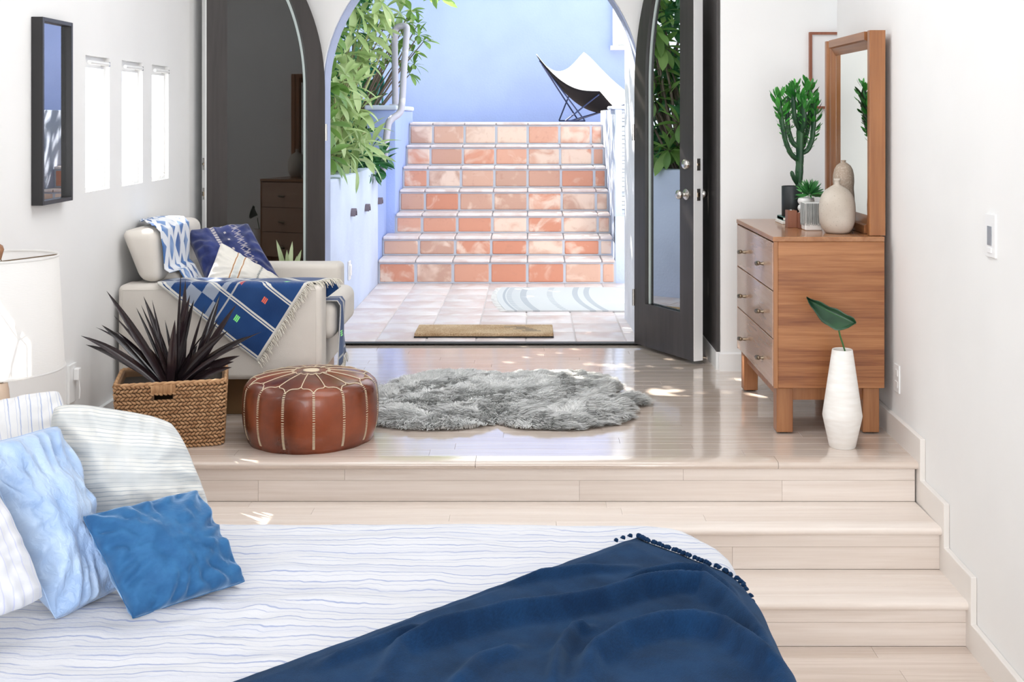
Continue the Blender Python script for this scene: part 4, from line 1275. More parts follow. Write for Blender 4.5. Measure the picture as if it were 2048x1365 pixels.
# ================================================================== FLOOR VASE WITH LEAF
fv = thing('floor_vase', (1.318, 4.87, 0), 'tall white faceted floor vase standing in front of the dresser', 'vase')
wv_ = MT('chalky_white_ceramic', (0.84, 0.82, 0.78), 0.6)
n = wv_.noise(3, 4, wv_.coord(scale=(4, 4, 20))); wv_.base(wv_.mix(n.sm(0.3, 0.75), (0.80, 0.77, 0.73), (0.87, 0.855, 0.83)))
wv_.bump(n, 0.1, 0.002)
pr_ = [(0.052, 0.0), (0.055, 0.004), (0.0815, 0.126), (0.0825, 0.133), (0.0815, 0.141), (0.043, 0.408), (0.0415, 0.411), (0.038, 0.409), (0.037, 0.38)]
MB().lathe(pr_, (1.318, 4.87, 0), 48).build('body', wv_.m, fv, smooth=25)
sp = thing('leaf_stem', (1.335, 4.87, 0.38), 'single large dark green leaf standing in the white floor vase', 'leaf')
gl = MT('dark_green_leaf', (0.012, 0.05, 0.02), 0.35)
n = gl.noise(8, 3, gl.coord()); gl.base(gl.mix(n.sm(0.3, 0.7), (0.006, 0.028, 0.013), (0.02, 0.075, 0.03)))
MB().tube([(1.318, 4.87, 0.2), (1.330, 4.87, 0.40), P(1686,690,4.87), P(1680,672,4.87), P(1676,652,4.87)], [0.0035]*5, 8).build('stalk', MT('green_stalk', (0.035, 0.14, 0.03), 0.5).m, sp, smooth=60)
Lb, Lt = P(1712,648,4.83), P(1613,597,4.92)
ax_ = (Lt-Lb); LLn = ax_.length; ax_.normalize()
side_ = Vector((0.25, -0.50, -0.80)); side_ = (side_ - ax_*side_.dot(ax_)).normalized(); nn = ax_.cross(side_)
G = []
for i in range(15):
    t_ = i/14; wd = 0.095*(math.sin(math.pi*min(1, t_**0.75))**0.75)*(1-0.25*t_) + 0.001
    row = []
    for j in range(9):
        s_ = (j-4)/4
        w1 = wd*(0.95 if s_ > 0 else 0.28)
        c = Lb + ax_*LLn*t_ + side_*s_*w1*0.8 + nn*(0.018*s_*s_ + 0.012*math.sin(t_*3.1)) + Vector((0,0,-0.012*math.sin(t_*math.pi))) + Vector((0, 0, 0.003*math.sin(t_*19)*abs(s_)))
        row.append(c)
    G.append(row)
MB().grid(G).build('blade', gl.m, sp, smooth=180, solidify=0.0015)
MB().tube([Lb.lerp(Lt, i/10) + nn*0.013*math.sin(i/10*3.1)+Vector((0,0,-0.012*math.sin(i/10*math.pi)))-nn*0.001 for i in range(11)], 0.0018, 6).build('midrib', MT('green_stalk', (0.035, 0.14, 0.03), 0.5).m, sp)

# ================================================================== BASKET AND PLANT
bk = thing('wicker_basket', (-1.53, 5.0, 0), 'square woven wicker basket with handle slots beside the armchair', 'basket')
wk = MT('water_hyacinth_weave', (0.45, 0.27, 0.14), 0.7)
i_ = wk.island(); n = wk.noise(30, 3, wk.coord())
wk.base(wk.mix((i_*0.6 + n*0.4), (0.30, 0.14, 0.055), (0.66, 0.40, 0.21)))
bcen = Vector((-1.545, 4.99, 0)); ang_b = math.radians(14)
ux_ = Vector((math.cos(ang_b), math.sin(ang_b), 0)); uy_ = Vector((-math.sin(ang_b), math.cos(ang_b), 0))
BW, BD, BH = 0.225, 0.165, 0.275
def bpt(a, z, o=0.0):
    """point on the rounded-rectangle wall at arc parameter a (metres)"""
    f_ = 0.94 + 0.06*z/BH
    per = [(BW, 'x'), (BD, 'y')]
    W_, D_ = BW*f_, BD*f_
    rc = 0.03
    segs = [2*(W_-rc), math.pi*rc/2, 2*(D_-rc), math.pi*rc/2]*2
    tot = sum(segs); a = a % 1.0 * tot
    x, y = -(W_-rc), -D_; dx, dy = 1.0, 0.0
    for i, sgl in enumerate(segs):
        if a <= sgl or i == 7:
            if i % 2 == 0:
                px_, py_ = x+dx*a, y+dy*a; nx2, ny2 = dy, -dx
            else:
                q = a/rc; cxq, cyq = x - dy*rc, y + dx*rc
                ca_, sa_ = math.cos(q), math.sin(q)
                rx_, ry_ = x-cxq, y-cyq
                px_, py_ = cxq + rx_*ca_ - ry_*sa_, cyq + rx_*sa_ + ry_*ca_
                nx2, ny2 = (px_-cxq)/rc, (py_-cyq)/rc
            return bcen + ux_*(px_+nx2*o) + uy_*(py_+ny2*o) + Vector((0,0,z))
        a -= sgl
        if i % 2 == 0: x += dx*sgl; y += dy*sgl
        else:
            cxq, cyq = x - dy*rc, y + dx*rc
            rx_, ry_ = x-cxq, y-cyq
            x, y = cxq - ry_, cyq + rx_; dx, dy = -dy, dx
Ltot = 2*(2*(BW-0.03)+2*(BD-0.03)) + 2*math.pi*0.03
G = []
hole = lambda a, z: (0.085 < a < 0.135) and (BH-0.072 < z < BH-0.042)
NA_, NZ_ = 200, 24
vs = []; fs = []
for i in range(NZ_+1):
    for k in range(NA_):
        vs.append(bpt(k/NA_, BH*i/NZ_, -0.006))
for i in range(NZ_):
    for k in range(NA_):
        zc = BH*(i+0.5)/NZ_; ac = (k+0.5)/NA_
        if hole(ac, zc): continue
        fs.append((i*NA_+k, i*NA_+(k+1) % NA_, (i+1)*NA_+(k+1) % NA_, (i+1)*NA_+k))
MB().add(vs, fs).build('wall', MT('wicker_shadow', (0.20, 0.11, 0.055), 0.8).m, bk, smooth=60, solidify=0.012, off=-1)  # dark brown basket wall behind the weave
m = MB(); rows = 17; cols = 84
br = random.Random(9)
for i in range(rows):
    zc = BH*(i+0.5)/rows; hh = BH/rows
    for k in range(cols):
        a0 = (k + 0.5*(i % 2))/cols; a1 = a0 + 1.15/cols
        am = (a0+a1)/2
        if hole(am, zc) or hole(a0, zc) or hole(a1, zc): continue
        sl_ = hh*0.55*(1 if i % 2 else -1)
        up = hh*0.62; jz = br.uniform(-0.001, 0.001)
        p = []
        for (f_, o, zz_, wv2) in ((0.0, -0.002, -sl_*0.5, 0.5), (0.3, 0.006, -sl_*0.2, 1.0), (0.7, 0.007, sl_*0.2, 1.0), (1.0, -0.002, sl_*0.5, 0.5)):
            a = a0 + (a1-a0)*f_
            p.append((bpt(a, zc+zz_+jz-up*wv2*0.55, o*0.5), bpt(a, zc+zz_+jz, o+0.002), bpt(a, zc+zz_+jz+up*wv2*0.55, o*0.5)))
        vs = [q for t3 in p for q in t3]
        fs = [(r_*3+c_, r_*3+3+c_, r_*3+4+c_, r_*3+1+c_) for r_ in range(3) for c_ in range(2)]
        m.add(vs, [f[::-1] for f in fs])
tag(m.build('weave', wk.m, bk, smooth=60), kind='stuff')
m = MB()
for s_ in range(2):
    pts = [bpt(k/120, BH+0.001+0.003*math.sin(k*1.3+s_*math.pi), 0.002*math.cos(k*1.3+s_*math.pi)-0.003) for k in range(120)]
    m.tube(pts, 0.0065, 7, closed=True)
m.build('rim', wk.m, bk, smooth=60)
m = MB()
pts = [bpt(0.080+0.06*k/14, BH-0.030, 0.006) for k in range(15)]
for k in range(15): m.tube([bpt(0.080+0.06*k/14, BH-0.04, 0.0), bpt(0.080+0.06*k/14, BH-0.022, 0.008), bpt(0.080+0.06*k/14, BH-0.004, 0.002)], 0.0048, 6)
m.build('handle_wrap', wk.m, bk, smooth=60)
soil_ = [bpt(k/60, BH-0.03, -0.012) for k in range(60)]
MB().add(soil_, [tuple(range(60))]).build('moss', MT('dark_moss', (0.04, 0.03, 0.022), 0.95).m, bk)

pl = thing('spiky_plant', (-1.53, 4.99, BH-0.03), 'dark purple spiky leaved plant growing in the wicker basket', 'plant')
lf = MT('dark_purple_leaf', (0.03, 0.02, 0.024), 0.2, spec=0.6)
r_ = lf.rand(); n = lf.noise(4, 2, lf.coord(scale=(1, 6, 6)))
lf.base(lf.mix((r_*0.6+n*0.4), (0.005, 0.005, 0.007), (0.034, 0.019, 0.023)))
tips = [(148,672),(158,655),(160,690),(213,582),(203,650),(228,632),(232,662),(272,615),(287,593),(282,610),(304,600),(362,545),(371,560),(380,590),(388,600),(402,632),(440,590),(436,640),(474,608),(456,662),(524,664),(487,690),(468,724),(464,735),(330,640),(315,668),(420,655),(247,690),(500,672),(300,650),(350,640),(448,705),(395,690),(262,668),(480,712),(410,610)]
cr = random.Random(21)
for k, (tx, ty) in enumerate(tips):
    dd = 4.99 + cr.uniform(-0.13, 0.13)
    f_ = (tx-150)/375.0
    base_ = Vector((-1.60 + 0.13*f_ + cr.uniform(-0.03,0.03), 4.99 + (dd-4.99)*0.5, BH-0.03))
    tip = P(tx, ty, dd)
    tip.x = max(tip.x, XL+0.012)
    v = tip - base_; L = v.length
    mid = base_ + v*0.5 + Vector((0, 0, 0.045*abs(v.x)/max(L,0.01)*L/0.3))
    wmax = cr.uniform(0.036, 0.054) if cr.random() < 0.75 else 0.02
    sidev = v.cross(Vector((0, 1, 0.25))).cross(v) if cr.random() < 0.15 else v.normalized().cross(Vector((0, -1, cr.uniform(-.3,.3))))
    sidev.normalize(); nn = sidev.cross(v.normalized())
    if nn.y > 0: nn = -nn
    G = []
    for i in range(11):
        t_ = i/10
        c = base_*(1-t_)**2 + mid*2*t_*(1-t_) + tip*t_*t_
        w_ = wmax*(0.55 + 1.0*t_ - 0.35*t_)*(1 if t_ < 0.35 else max(0.0, 1-((t_-0.35)/0.65)**1.25)) + 0.0004
        G.append([c - sidev*w_*0.5 + nn*w_*0.22, c - sidev*w_*0.25 + nn*w_*0.06, c, c + sidev*w_*0.25 + nn*w_*0.06, c + sidev*w_*0.5 + nn*w_*0.22])
    MB().grid(G).build('leaf', lf.m, pl, smooth=180)

# ================================================================== WALL PICTURE
pic = thing('wall_picture', (-1.9, 4.57, 1.055), 'black framed picture under glass on the left wall', 'picture')
blk = MT('black_frame_paint', (0.012, 0.011, 0.012), 0.35).m
a0, a1, z0, z1 = 4.44, 4.735, 1.05, 1.778
for (p, q, e, g) in ((a0, a0+0.016, z0, z1), (a1-0.016, a1, z0, z1), (a0+0.016, a1-0.016, z0, z0+0.016), (a0+0.016, a1-0.016, z1-0.016, z1)):
    bx('frame_bar', blk, pic, XL+0.001, XL+0.045, p, q, e, g, bevel=0.001, seg=1)
art = MT('pale_blue_print', (0.70, 0.75, 0.85), 0.6)
_, ay, az = art.xyz('Object')
n = art.noise(9, 3, art.coord())
dist = ((ay+0.02)*(ay+0.02)*170.0 + (az-0.42)*(az-0.42)*20.0) + (n-0.5)*0.9
art.base(art.mix(dist.lt(0.55), (0.66, 0.72, 0.83), (0.30, 0.38, 0.62)))  # patio reflection painted into the print as a blue tree shape
bx('print', art.m, pic, XL+0.002, XL+0.012, a0+0.016, a1-0.016, z0+0.016, z1-0.016)
bx('pane', glass_mat('picture_glass', (1, 1, 1), 0.25), pic, XL+0.022, XL+0.0235, a0+0.016, a1-0.016, z0+0.016, z1-0.016)

# ---- switches and sockets
ls = thing('light_switch', (1.57, 3.92, 0.92), 'white light switch plate on the right wall', 'light switch')
xs = xw(3.92)
bx('plate', M['white_trim'], ls, xs-0.008, xs, 3.878, 3.965, 0.915, 1.062, bevel=0.002)
bx('dimmer_panel', MT('grey_switch_panel', (0.28, 0.30, 0.33), 0.3).m, ls, xs-0.0105, xs-0.0075, 3.905, 3.94, 0.955, 1.02, bevel=0.001)
bx('rocker', M['white_trim'], ls, xs-0.0115, xs-0.0075, 3.905, 3.94, 0.93, 0.948, bevel=0.001)
so = thing('wall_outlet', (XL, 4.9, 0.2), 'white wall outlet plate on the left wall beside the wicker basket', 'outlet')
bx('plate', M['white_trim'], so, XL, XL+0.012, 4.78, 4.86, 0.20, 0.36, bevel=0.002)
bx('plug', M['white_trim'], so, XL+0.012, XL+0.035, 4.82, 4.85, 0.29, 0.34, bevel=0.004)
MB().tube([(XL+0.03, 4.835, 0.295), (XL+0.034, 4.836, 0.25), (XL+0.03, 4.84, 0.21)], 0.003, 6).build('plug_cord', M['white_trim'], so, smooth=60)
so2 = thing('wall_outlet', (1.59, 5.02, 0.21), 'white wall outlet plate on the right wall beside the dresser', 'outlet')
xs = xw(5.0)
bx('plate', M['white_trim'], so2, xs-0.007, xs, 4.96, 5.03, 0.20, 0.32, bevel=0.002)
for zz_ in (0.235, 0.285): bx('socket_face', M['white_trim'], so2, xs-0.009, xs-0.006, 4.975, 5.015, zz_-0.014, zz_+0.014, bevel=0.003)
# ================================================================== BED
BZ = 0.2
BX0, BX1, BY0, BY1 = -1.72, 0.50, 1.48, 3.36        # inside the rounding
bed = thing('bed', (-0.6, 2.45, -0.495), 'low upholstered bed under the striped bedspread', 'bed')
bx('base', fabric('oatmeal_bed_base', (0.5, 0.47, 0.42)), bed, -1.76, 0.50, 1.50, 3.34, -0.38, -0.12, bevel=0.02)
bx('mattress', fabric('white_mattress', (0.8, 0.8, 0.8)), bed, -1.74, 0.515, 1.475, 3.365, -0.115, 0.165, bevel=0.06, seg=4)
bx('headboard', fabric('oatmeal_headboard', (0.5, 0.47, 0.42)), bed, -1.86, -1.765, 1.46, 3.38, -0.45, 0.55, bevel=0.02)
for (a, c) in ((-1.68, 1.6), (0.36, 1.6), (-1.68, 3.2), (0.36, 3.2)):
    bx('leg', LEG, bed, a, a+0.06, c, c+0.06, -0.495, -0.378, bevel=0.004)
RC, RB = 0.24, 0.055
def drape(px_, py_, top, rb=RB, x0=None):
    """fold a flat sheet down round the bed's rounded outline; returns point and overhang"""
    cx_ = min(max(px_, -5.0), BX1-RC); cy_ = min(max(py_, BY0+RC), BY1-RC)
    dx_, dy_ = px_-cx_, py_-cy_; L = math.hypot(dx_, dy_)
    e = L - RC
    if e <= 0: return Vector((px_, py_, top)), 0.0
    nx2, ny2 = dx_/L, dy_/L
    qx, qy = cx_+nx2*RC, cy_+ny2*RC
    thm = rb*math.pi/2
    if e < thm:
        a = e/rb
        return Vector((qx+nx2*rb*math.sin(a), qy+ny2*rb*math.sin(a), top - rb*(1-math.cos(a)))), e
    return Vector((qx+nx2*rb, qy+ny2*rb, top - rb - (e-thm))), e
sp_m = MT('striped_gauze_bedspread', (0.82, 0.83, 0.85), 0.9, spec=0.15, sheen=0.2)
ux, uy, _ = sp_m.xyz('UV')
n = sp_m.noise(7.0, 3, sp_m.coord('UV', (1, 0.5, 1)), 0.6); n_ = sp_m.noise(30.0, 2, sp_m.coord('UV', (1, 0.4, 1)))
cc = uy + (n-0.5)*0.050 + (n_-0.5)*0.007
brk = sp_m.noise(5.0, 3, sp_m.coord('UV', (1.0, 8.0, 1))).sm(0.30, 0.52)
thick = (cc/0.046).frac().band(0.5, 0.060)*brk
thin = (cc/0.046 + 0.40).frac().band(0.5, 0.030)*(brk*0.5+0.45)
soft = (cc/0.120 + 0.2).frac().band(0.5, 0.13)*0.12
sp_m.base(sp_m.mix(((thick*0.85).max(thin*0.6)).max(soft), (0.665, 0.675, 0.715), (0.30, 0.355, 0.55)))
sp_m.bump(sp_m.noise(30.0, 4, sp_m.coord('UV', (1, 2.2, 1)), 0.6), 0.35, 0.006)
G = []; UV = []
NX, NY = 190, 150
for i in range(NY+1):
    row = []; ur = []
    y_ = 1.38 + (3.36+0.42-1.38)*i/NY
    for j in range(NX+1):
        x_ = -1.72 + (0.50+0.42+1.72)*j/NX
        p, e = drape(x_, y_, BZ)
        h_ = 0.010*fbm(x_*2.2, y_*7.0, 1.0, 2) + 0.006*fbm(x_*6, y_*17, 2.0, 2) + 0.012*math.exp(-((x_+0.72)**2+(y_-2.8)**2)/0.05)*fbm(x_*9, y_*16, 5.0, 2)
        k = max(0, 1-e/0.08)
        p = p + Vector((0, 0, h_*k)) + Vector((0.006*fbm(x_*5, y_*5, 8.0), 0.006*fbm(x_*5, y_*5, 4.0), 0))*(1-k)
        row.append(p); ur.append((x_+3.0, y_))
    G.append(row); UV.append(ur)
spread = thing('bedspread', (-0.6, 2.45, BZ), 'white gauze bedspread with thin wavy blue stripes covering the bed', 'bedspread')
MB().grid(G, UV).build('cloth', sp_m.m, spread, smooth=180, solidify=0.006, off=-1)

# navy throw across the foot of the bed
nv = MT('navy_wool_throw', (0.012, 0.045, 0.12), 0.95, spec=0.1, sheen=0.16)
nv.b.inputs['Sheen Tint'].default_value = (0.35, 0.55, 0.8, 1)
n = nv.noise(9.0, 4, nv.coord('UV'), 0.6); n2 = nv.noise(120.0, 2, nv.coord('UV', (1, 3, 1)))
nv.base(nv.mix((n*0.7+n2*0.3).sm(0.3, 0.7), (0.0035, 0.016, 0.050), (0.009, 0.038, 0.105)))
nv.bump(nv.noise(420.0, 3, nv.coord('UV')), 0.5, 0.003)
A_ = Vector((0.300, 3.245)); e1 = Vector((-0.742, -0.670)); e2 = Vector((0.64, -0.768))
def plan(x, y):
    d = F*(H-BZ-0.025)/(y-CY); return ((x-CX)*d/F, d)
FOLDS = [  # crest lines of the folds lying across the bed: points, height, half width
 ([(1215,1188), (1286,1157), (1358,1142), (1409,1147), (1460,1193), (1492,1250)], 0.020, 0.026),
 ([(762,1364), (801,1306), (879,1281), (1000,1246), (1102,1229), (1205,1208), (1286,1183), (1358,1175), (1409,1180), (1460,1219), (1512,1280), (1543,1331), (1570,1400)], 0.034, 0.034),
 ([(1168,1364), (1184,1321), (1245,1285), (1327,1262), (1389,1260), (1450,1275), (1501,1311), (1563,1362), (1590,1420)], 0.036, 0.036),
 ([(1105,1380), (1118,1306), (1148,1265), (1180,1257)], 0.020, 0.022),
 ([(850,1215), (930,1182), (1000,1165), (1077,1152), (1153,1142), (1266,1132)], 0.014, 0.026),
 ([(640,1330), (760,1290), (850,1262)], 0.014, 0.03),
 ([(900,1390), (960,1330), (1040,1300)], 0.016, 0.03)]
NS_, NT_ = 200, 230
Sg, Tg = np.meshgrid(np.linspace(0, 1.75, NS_+1), np.linspace(0, 1.05, NT_+1), indexing='ij')
bowg = 0.03*np.sin(Tg*5+1)*np.clip(Sg/0.2, 0, 1)
Qx = A_.x + e1.x*(Sg+bowg) + e2.x*Tg; Qy = A_.y + e1.y*(Sg+bowg) + e2.y*Tg
Hg = np.zeros_like(Qx)
for pts, amp, hw in FOLDS:
    pl_ = np.array([plan(*p) for p in pts])
    best = np.full(Qx.shape, 9.0); along = np.zeros_like(Qx)
    seg_n = len(pl_)-1
    for k in range(seg_n):
        a_, b_ = pl_[k], pl_[k+1]; v_ = b_-a_
        t_ = np.clip(((Qx-a_[0])*v_[0] + (Qy-a_[1])*v_[1])/(v_@v_), 0, 1)
        dd = np.hypot(Qx-a_[0]-t_*v_[0], Qy-a_[1]-t_*v_[1])
        m_ = dd < best
        best = np.where(m_, dd, best); along = np.where(m_, (k+t_)/seg_n, along)
    fade = np.clip(np.minimum(along, 1-along)*5 + 0.25, 0, 1)
    Hg = np.maximum(Hg, 1.35*amp*fade*np.exp(-(best/(hw*0.68))**2.2))
edge = np.clip(Sg/0.07, 0, 1)*np.clip(Tg/0.05+0.1, 0, 1)
G = []; UV = []
for i in range(NS_+1):
    row = []; ur = []
    for j in range(NT_+1):
        s_, t_ = Sg[i, j], Tg[i, j]
        hh = 0.004 + 0.008*edge[i, j] + Hg[i, j]*edge[i, j] + (0.010*fbm(s_*3.1, t_*3.1, 6.0, 2) + 0.008)*edge[i, j] + 0.0022*fbm(s_*16, t_*9, 2.0, 2)
        p, e = drape(Qx[i, j], Qy[i, j], BZ+0.004, RB+0.006)
        k = max(0.0, 1 - e/0.09)
        p = p + Vector((0, 0, hh*k)) + Vector((1.0, 0.0, 0.0))*(hh*0.8*(1-k))
        row.append(p); ur.append((s_+0.01, t_))
    G.append(row); UV.append(ur)
nt_ = thing('throw_blanket', (0.2, 2.7, BZ), 'rumpled navy wool throw with tassels across the foot of the bed', 'blanket')
MB().grid(G, UV).build('cloth', nv.m, nt_, smooth=180, solidify=0.008, off=1)
tb = MB()
tb.tube([(0,0,0), (0.008,0,0.004), (0.016,0.001,0.003), (0.024,0,0), (0.036,0.002,-0.004)], [0.003, 0.0075, 0.008, 0.006, 0.003], 8)
tas, _ = tb.mesh('tassel', nv.m, smooth=180, origin=Vector((0,0,0)))
tr = random.Random(8)
for k in range(44):
    jj = int(2 + (NT_*0.42)*(k/44)**1.5)
    p = Vector(G[0][jj]) + Vector((-0.007, -0.007, 0.007))
    mesh_at('tassel', tas, nt_, p, rot=(tr.uniform(-.3,.3), tr.uniform(0.0, 0.3), math.radians(45) + tr.uniform(-0.7,0.7)), scale=(0.62, 0.75, 0.75))
for k in range(3):
    p = Vector(G[2+k*3][0]) + Vector((0,0,0.006))
    mesh_at('tassel', tas, nt_, p, rot=(0, 0, math.radians(120)+tr.uniform(-.5,.5)), scale=(0.6, 0.7, 0.7))

# ================================================================== BED PILLOWS
lin = stripe_fabric('pale_striped_linen', (0.70, 0.70, 0.675), (0.44, 0.48, 0.51), 0.030, 0.22, 1, 0.03, (0.21, 0.45, 0.4))
blu = stripe_fabric('white_cotton_blue_lines', (0.72, 0.72, 0.73), (0.33, 0.40, 0.60), 0.085, 0.09, 0, 0.03, (0.085, 0.05, 0.5))
lil = stripe_fabric('white_cotton_lilac_lines', (0.70, 0.71, 0.75), (0.58, 0.60, 0.76), 0.09, 0.12, 0, 0.04)
sat = MT('pale_blue_satin', (0.50, 0.63, 0.82), 0.42, spec=0.5, sheen=0.3)
n = sat.noise(3, 3, sat.coord('UV')); sat.base(sat.mix(n.sm(0.3, 0.7), (0.29, 0.43, 0.68), (0.47, 0.60, 0.79)))
sat.bump(sat.noise(16, 3, sat.coord('UV'), 0.5, 0.8), 0.35, 0.02)
vel = MT('blue_velvet', (0.035, 0.16, 0.36), 0.7, spec=0.2, sheen=1.0)
vel.b.inputs['Sheen Tint'].default_value = (0.55, 0.75, 1.0, 1); vel.b.inputs['Sheen Roughness'].default_value = 0.35
n = vel.noise(6, 4, vel.coord('UV'), 0.6); vel.base(vel.mix(n.sm(0.3, 0.7), (0.024, 0.105, 0.255), (0.036, 0.145, 0.325)))
vel.bump(vel.noise(7, 3, vel.coord('UV'), 0.5, 0.6), 0.2, 0.02)
g_ = 'pillows piled at the head of the bed'
pillow('pillow', P(-110,1010,3.14), P(150,985,3.26), P(128,772,3.36), P(-130,835,3.26), 0.085, blu, 'white pillow with thin blue lines at the back of the pile under the lamp', 'pillow', g_, 1, 0.03, 0.005, rc=0.10)
pillow('pillow', P(120,1110,2.99), P(440,1060,3.17), P(352,838,3.24), P(92,797,3.08), 0.105, lin, 'large off white linen pillow with faint grey stripes behind the velvet pillow', 'pillow', g_, 2, 0.015, 0.010, rc=0.12)
pillow('pillow', P(-150,1285,2.46), P(96,1200,2.66), P(-5,975,2.62), P(-215,950,2.46), 0.075, lil, 'white pillow with pale lilac lines at the left edge of the bed', 'pillow', g_, 3, 0.02, 0.0045, rc=0.08)
pillow('pillow', P(112,1248,2.72), P(246,1180,2.90), P(115,846,2.96), P(-45,888,2.72), 0.075, sat.m, 'glossy pale blue satin pillow leaning left of the velvet pillow', 'pillow', g_, 4, 0.04, 0.010, rc=0.05)
pillow('pillow', P(263,1243,2.73), P(495,1166,2.93), P(394,978,3.02), P(160,1032,2.80), 0.085, vel.m, 'small square blue velvet pillow in front of the pile', 'pillow', g_, 6, 0.05, 0.010, rc=0.04)

# ================================================================== NIGHTSTAND AND LAMP
ns = thing('nightstand', (-1.66, 3.68, -0.495), 'wooden nightstand beside the bed under the lamp', 'nightstand')
NT0 = 0.11
bx('body', LEG, ns, -1.89, -1.45, 3.46, 3.90, -0.33, NT0-0.025, bevel=0.004)
bx('top', TOPW, ns, -1.90, -1.44, 3.45, 3.91, NT0-0.0245, NT0, bevel=0.004)
dw = bx('drawer', FRONT, ns, -1.449, -1.435, 3.48, 3.88, -0.17, NT0-0.04, bevel=0.003)
MB().tube([(-1.435, 3.68, -0.04), (-1.415, 3.68, -0.04)], [0.008, 0.014], 12).build('knob', M['brass'], dw, smooth=50)
for (a, c) in ((-1.885, 3.47), (-1.50, 3.47), (-1.885, 3.85), (-1.50, 3.85)):
    bx('leg', LEG, ns, a, a+0.04, c, c+0.04, -0.495, -0.329, bevel=0.003)
lp = thing('table_lamp', (-1.635, 3.56, NT0), 'table lamp with white linen drum shade on the nightstand', 'lamp')
lc = Vector((-1.635, 3.56, 0))
MB().lathe([(0.07, NT0), (0.09, NT0+0.01), (0.115, NT0+0.09), (0.10, NT0+0.19), (0.055, NT0+0.27), (0.032, NT0+0.36), (0.026, NT0+0.44), (0.022, NT0+0.46)], lc, 36).build('base', MT('pale_peach_ceramic', (0.72, 0.55, 0.42), 0.35).m, lp, smooth=60)
MB().lathe([(0.010, NT0+0.455), (0.010, 0.70), (0.022, 0.70), (0.022, 0.74), (0.006, 0.745)], lc, 16).build('socket', M['brass'], lp, smooth=50)
sh = bpy.data.materials.new('linen_shade'); sh.use_nodes = True
nt = sh.node_tree; b_ = nt.nodes['Principled BSDF']; b_.inputs['Base Color'].default_value = (0.86, 0.85, 0.84, 1); b_.inputs['Roughness'].default_value = 0.9
tl = nt.nodes.new('ShaderNodeBsdfTranslucent'); tl.inputs[0].default_value = (0.88, 0.87, 0.85, 1)
mxs = nt.nodes.new('ShaderNodeMixShader'); mxs.inputs[0].default_value = 0.5
tcn = nt.nodes.new('ShaderNodeTexCoord'); mpn = nt.nodes.new('ShaderNodeMapping'); mpn.inputs['Scale'].default_value = (60, 60, 260)
nzn = nt.nodes.new('ShaderNodeTexNoise'); nzn.inputs['Scale'].default_value = 1.0
bmp = nt.nodes.new('ShaderNodeBump'); bmp.inputs['Strength'].default_value = 0.3; bmp.inputs['Distance'].default_value = 0.002
nt.links.new(tcn.outputs['Object'], mpn.inputs[0]); nt.links.new(mpn.outputs[0], nzn.inputs['Vector']); nt.links.new(nzn.outputs[0], bmp.inputs['Height']); nt.links.new(bmp.outputs[0], b_.inputs['Normal'])
nt.links.new(b_.outputs[0], mxs.inputs[1]); nt.links.new(tl.outputs[0], mxs.inputs[2])
nt.links.new(mxs.outputs[0], nt.nodes['Material Output'].inputs[0])
n = 64; vs = []; fs = []
for (r_, z_) in ((0.186, 0.612), (0.168, 0.962)):
    vs += [(lc.x+r_*math.cos(2*math.pi*k/n), lc.y+r_*math.sin(2*math.pi*k/n), z_) for k in range(n)]
fs = [(k, (k+1) % n, n+(k+1) % n, n+k) for k in range(n)]
MB().add(vs, fs).build('lamp_shade', sh, lp, smooth=180)
for (r_, z_, nm) in ((0.1865, 0.614, 'shade_trim'), (0.1685, 0.960, 'shade_trim')):
    MB().tube([(lc.x+r_*math.cos(2*math.pi*k/48), lc.y+r_*math.sin(2*math.pi*k/48), z_) for k in range(48)], 0.004, 6, closed=True).build(nm, sh, lp, smooth=180)
m = MB()
for k in range(3):
    a = 0.5 + 2*math.pi*k/3
    m.tube([(lc.x, lc.y, 0.945), (lc.x+0.167*math.cos(a), lc.y+0.167*math.sin(a), 0.958)], 0.0022, 6)
m.tube([(lc.x, lc.y, 0.745), (lc.x+0.03, lc.y, 0.80), (lc.x+0.03, lc.y, 0.90), (lc.x, lc.y, 0.955)], 0.002, 6)
m.tube([(lc.x, lc.y, 0.745), (lc.x-0.03, lc.y, 0.80), (lc.x-0.03, lc.y, 0.90), (lc.x, lc.y, 0.955)], 0.002, 6)
m.build('harp', M['brass'], lp, smooth=50)
MB().lathe([(0.004, 0.952), (0.008, 0.968), (0.012, 0.982), (0.008, 0.994), (0.001, 0.999)], lc, 14).build('finial', wood('walnut_finial', (0.2, 0.09, 0.04), (0.3, 0.14, 0.07)), lp, smooth=60)

# ================================================================== OUTDOORS: MATS
t = MT('white_flatweave_rug', (0.78, 0.79, 0.80), 0.9, spec=0.1)
ox, oy, _ = t.xyz('Object')
qq = (oy*(-0.877) + 0.15)
cur = ox - qq*qq*0.242
def bnd(c, w_): return cur.band(c, w_)
tick = (oy/0.045).frac().gt(0.45)
b1_ = bnd(-0.65, 0.010).max(bnd(-0.61, 0.02)*tick).max(bnd(-0.50, 0.025)*0.9).max(bnd(-0.56, 0.03)*tick*0.4).max(bnd(-0.09, 0.022)*0.9).max(bnd(0.0, 0.022)*0.9)
b2_ = bnd(-0.29, 0.022)*((oy/0.06).frac().gt(0.5))
t.base(t.mix((b1_.max(b2_))*0.6, (0.60, 0.605, 0.61), (0.30, 0.33, 0.38)))
t.bump(t.noise(200, 2, t.coord()), 0.3, 0.003)
N_ = 20
top = []; 
poly = [(-0.26 + 0.10*(1-math.cos((k/N_-0.35)*2.2)), 9.50 - 1.14*k/N_) for k in range(N_+1)]
poly = poly + [(1.15, 8.36), (1.15, 9.50)]
orug = thing('patio_rug', (0.45, 8.9, PZ), 'white flat woven rug with grey bands on the patio tiles', 'rug')
MB().prism(poly, 'z', PZ+0.001, PZ+0.011).build('woven_field', t.m, orug)
fr = MB()
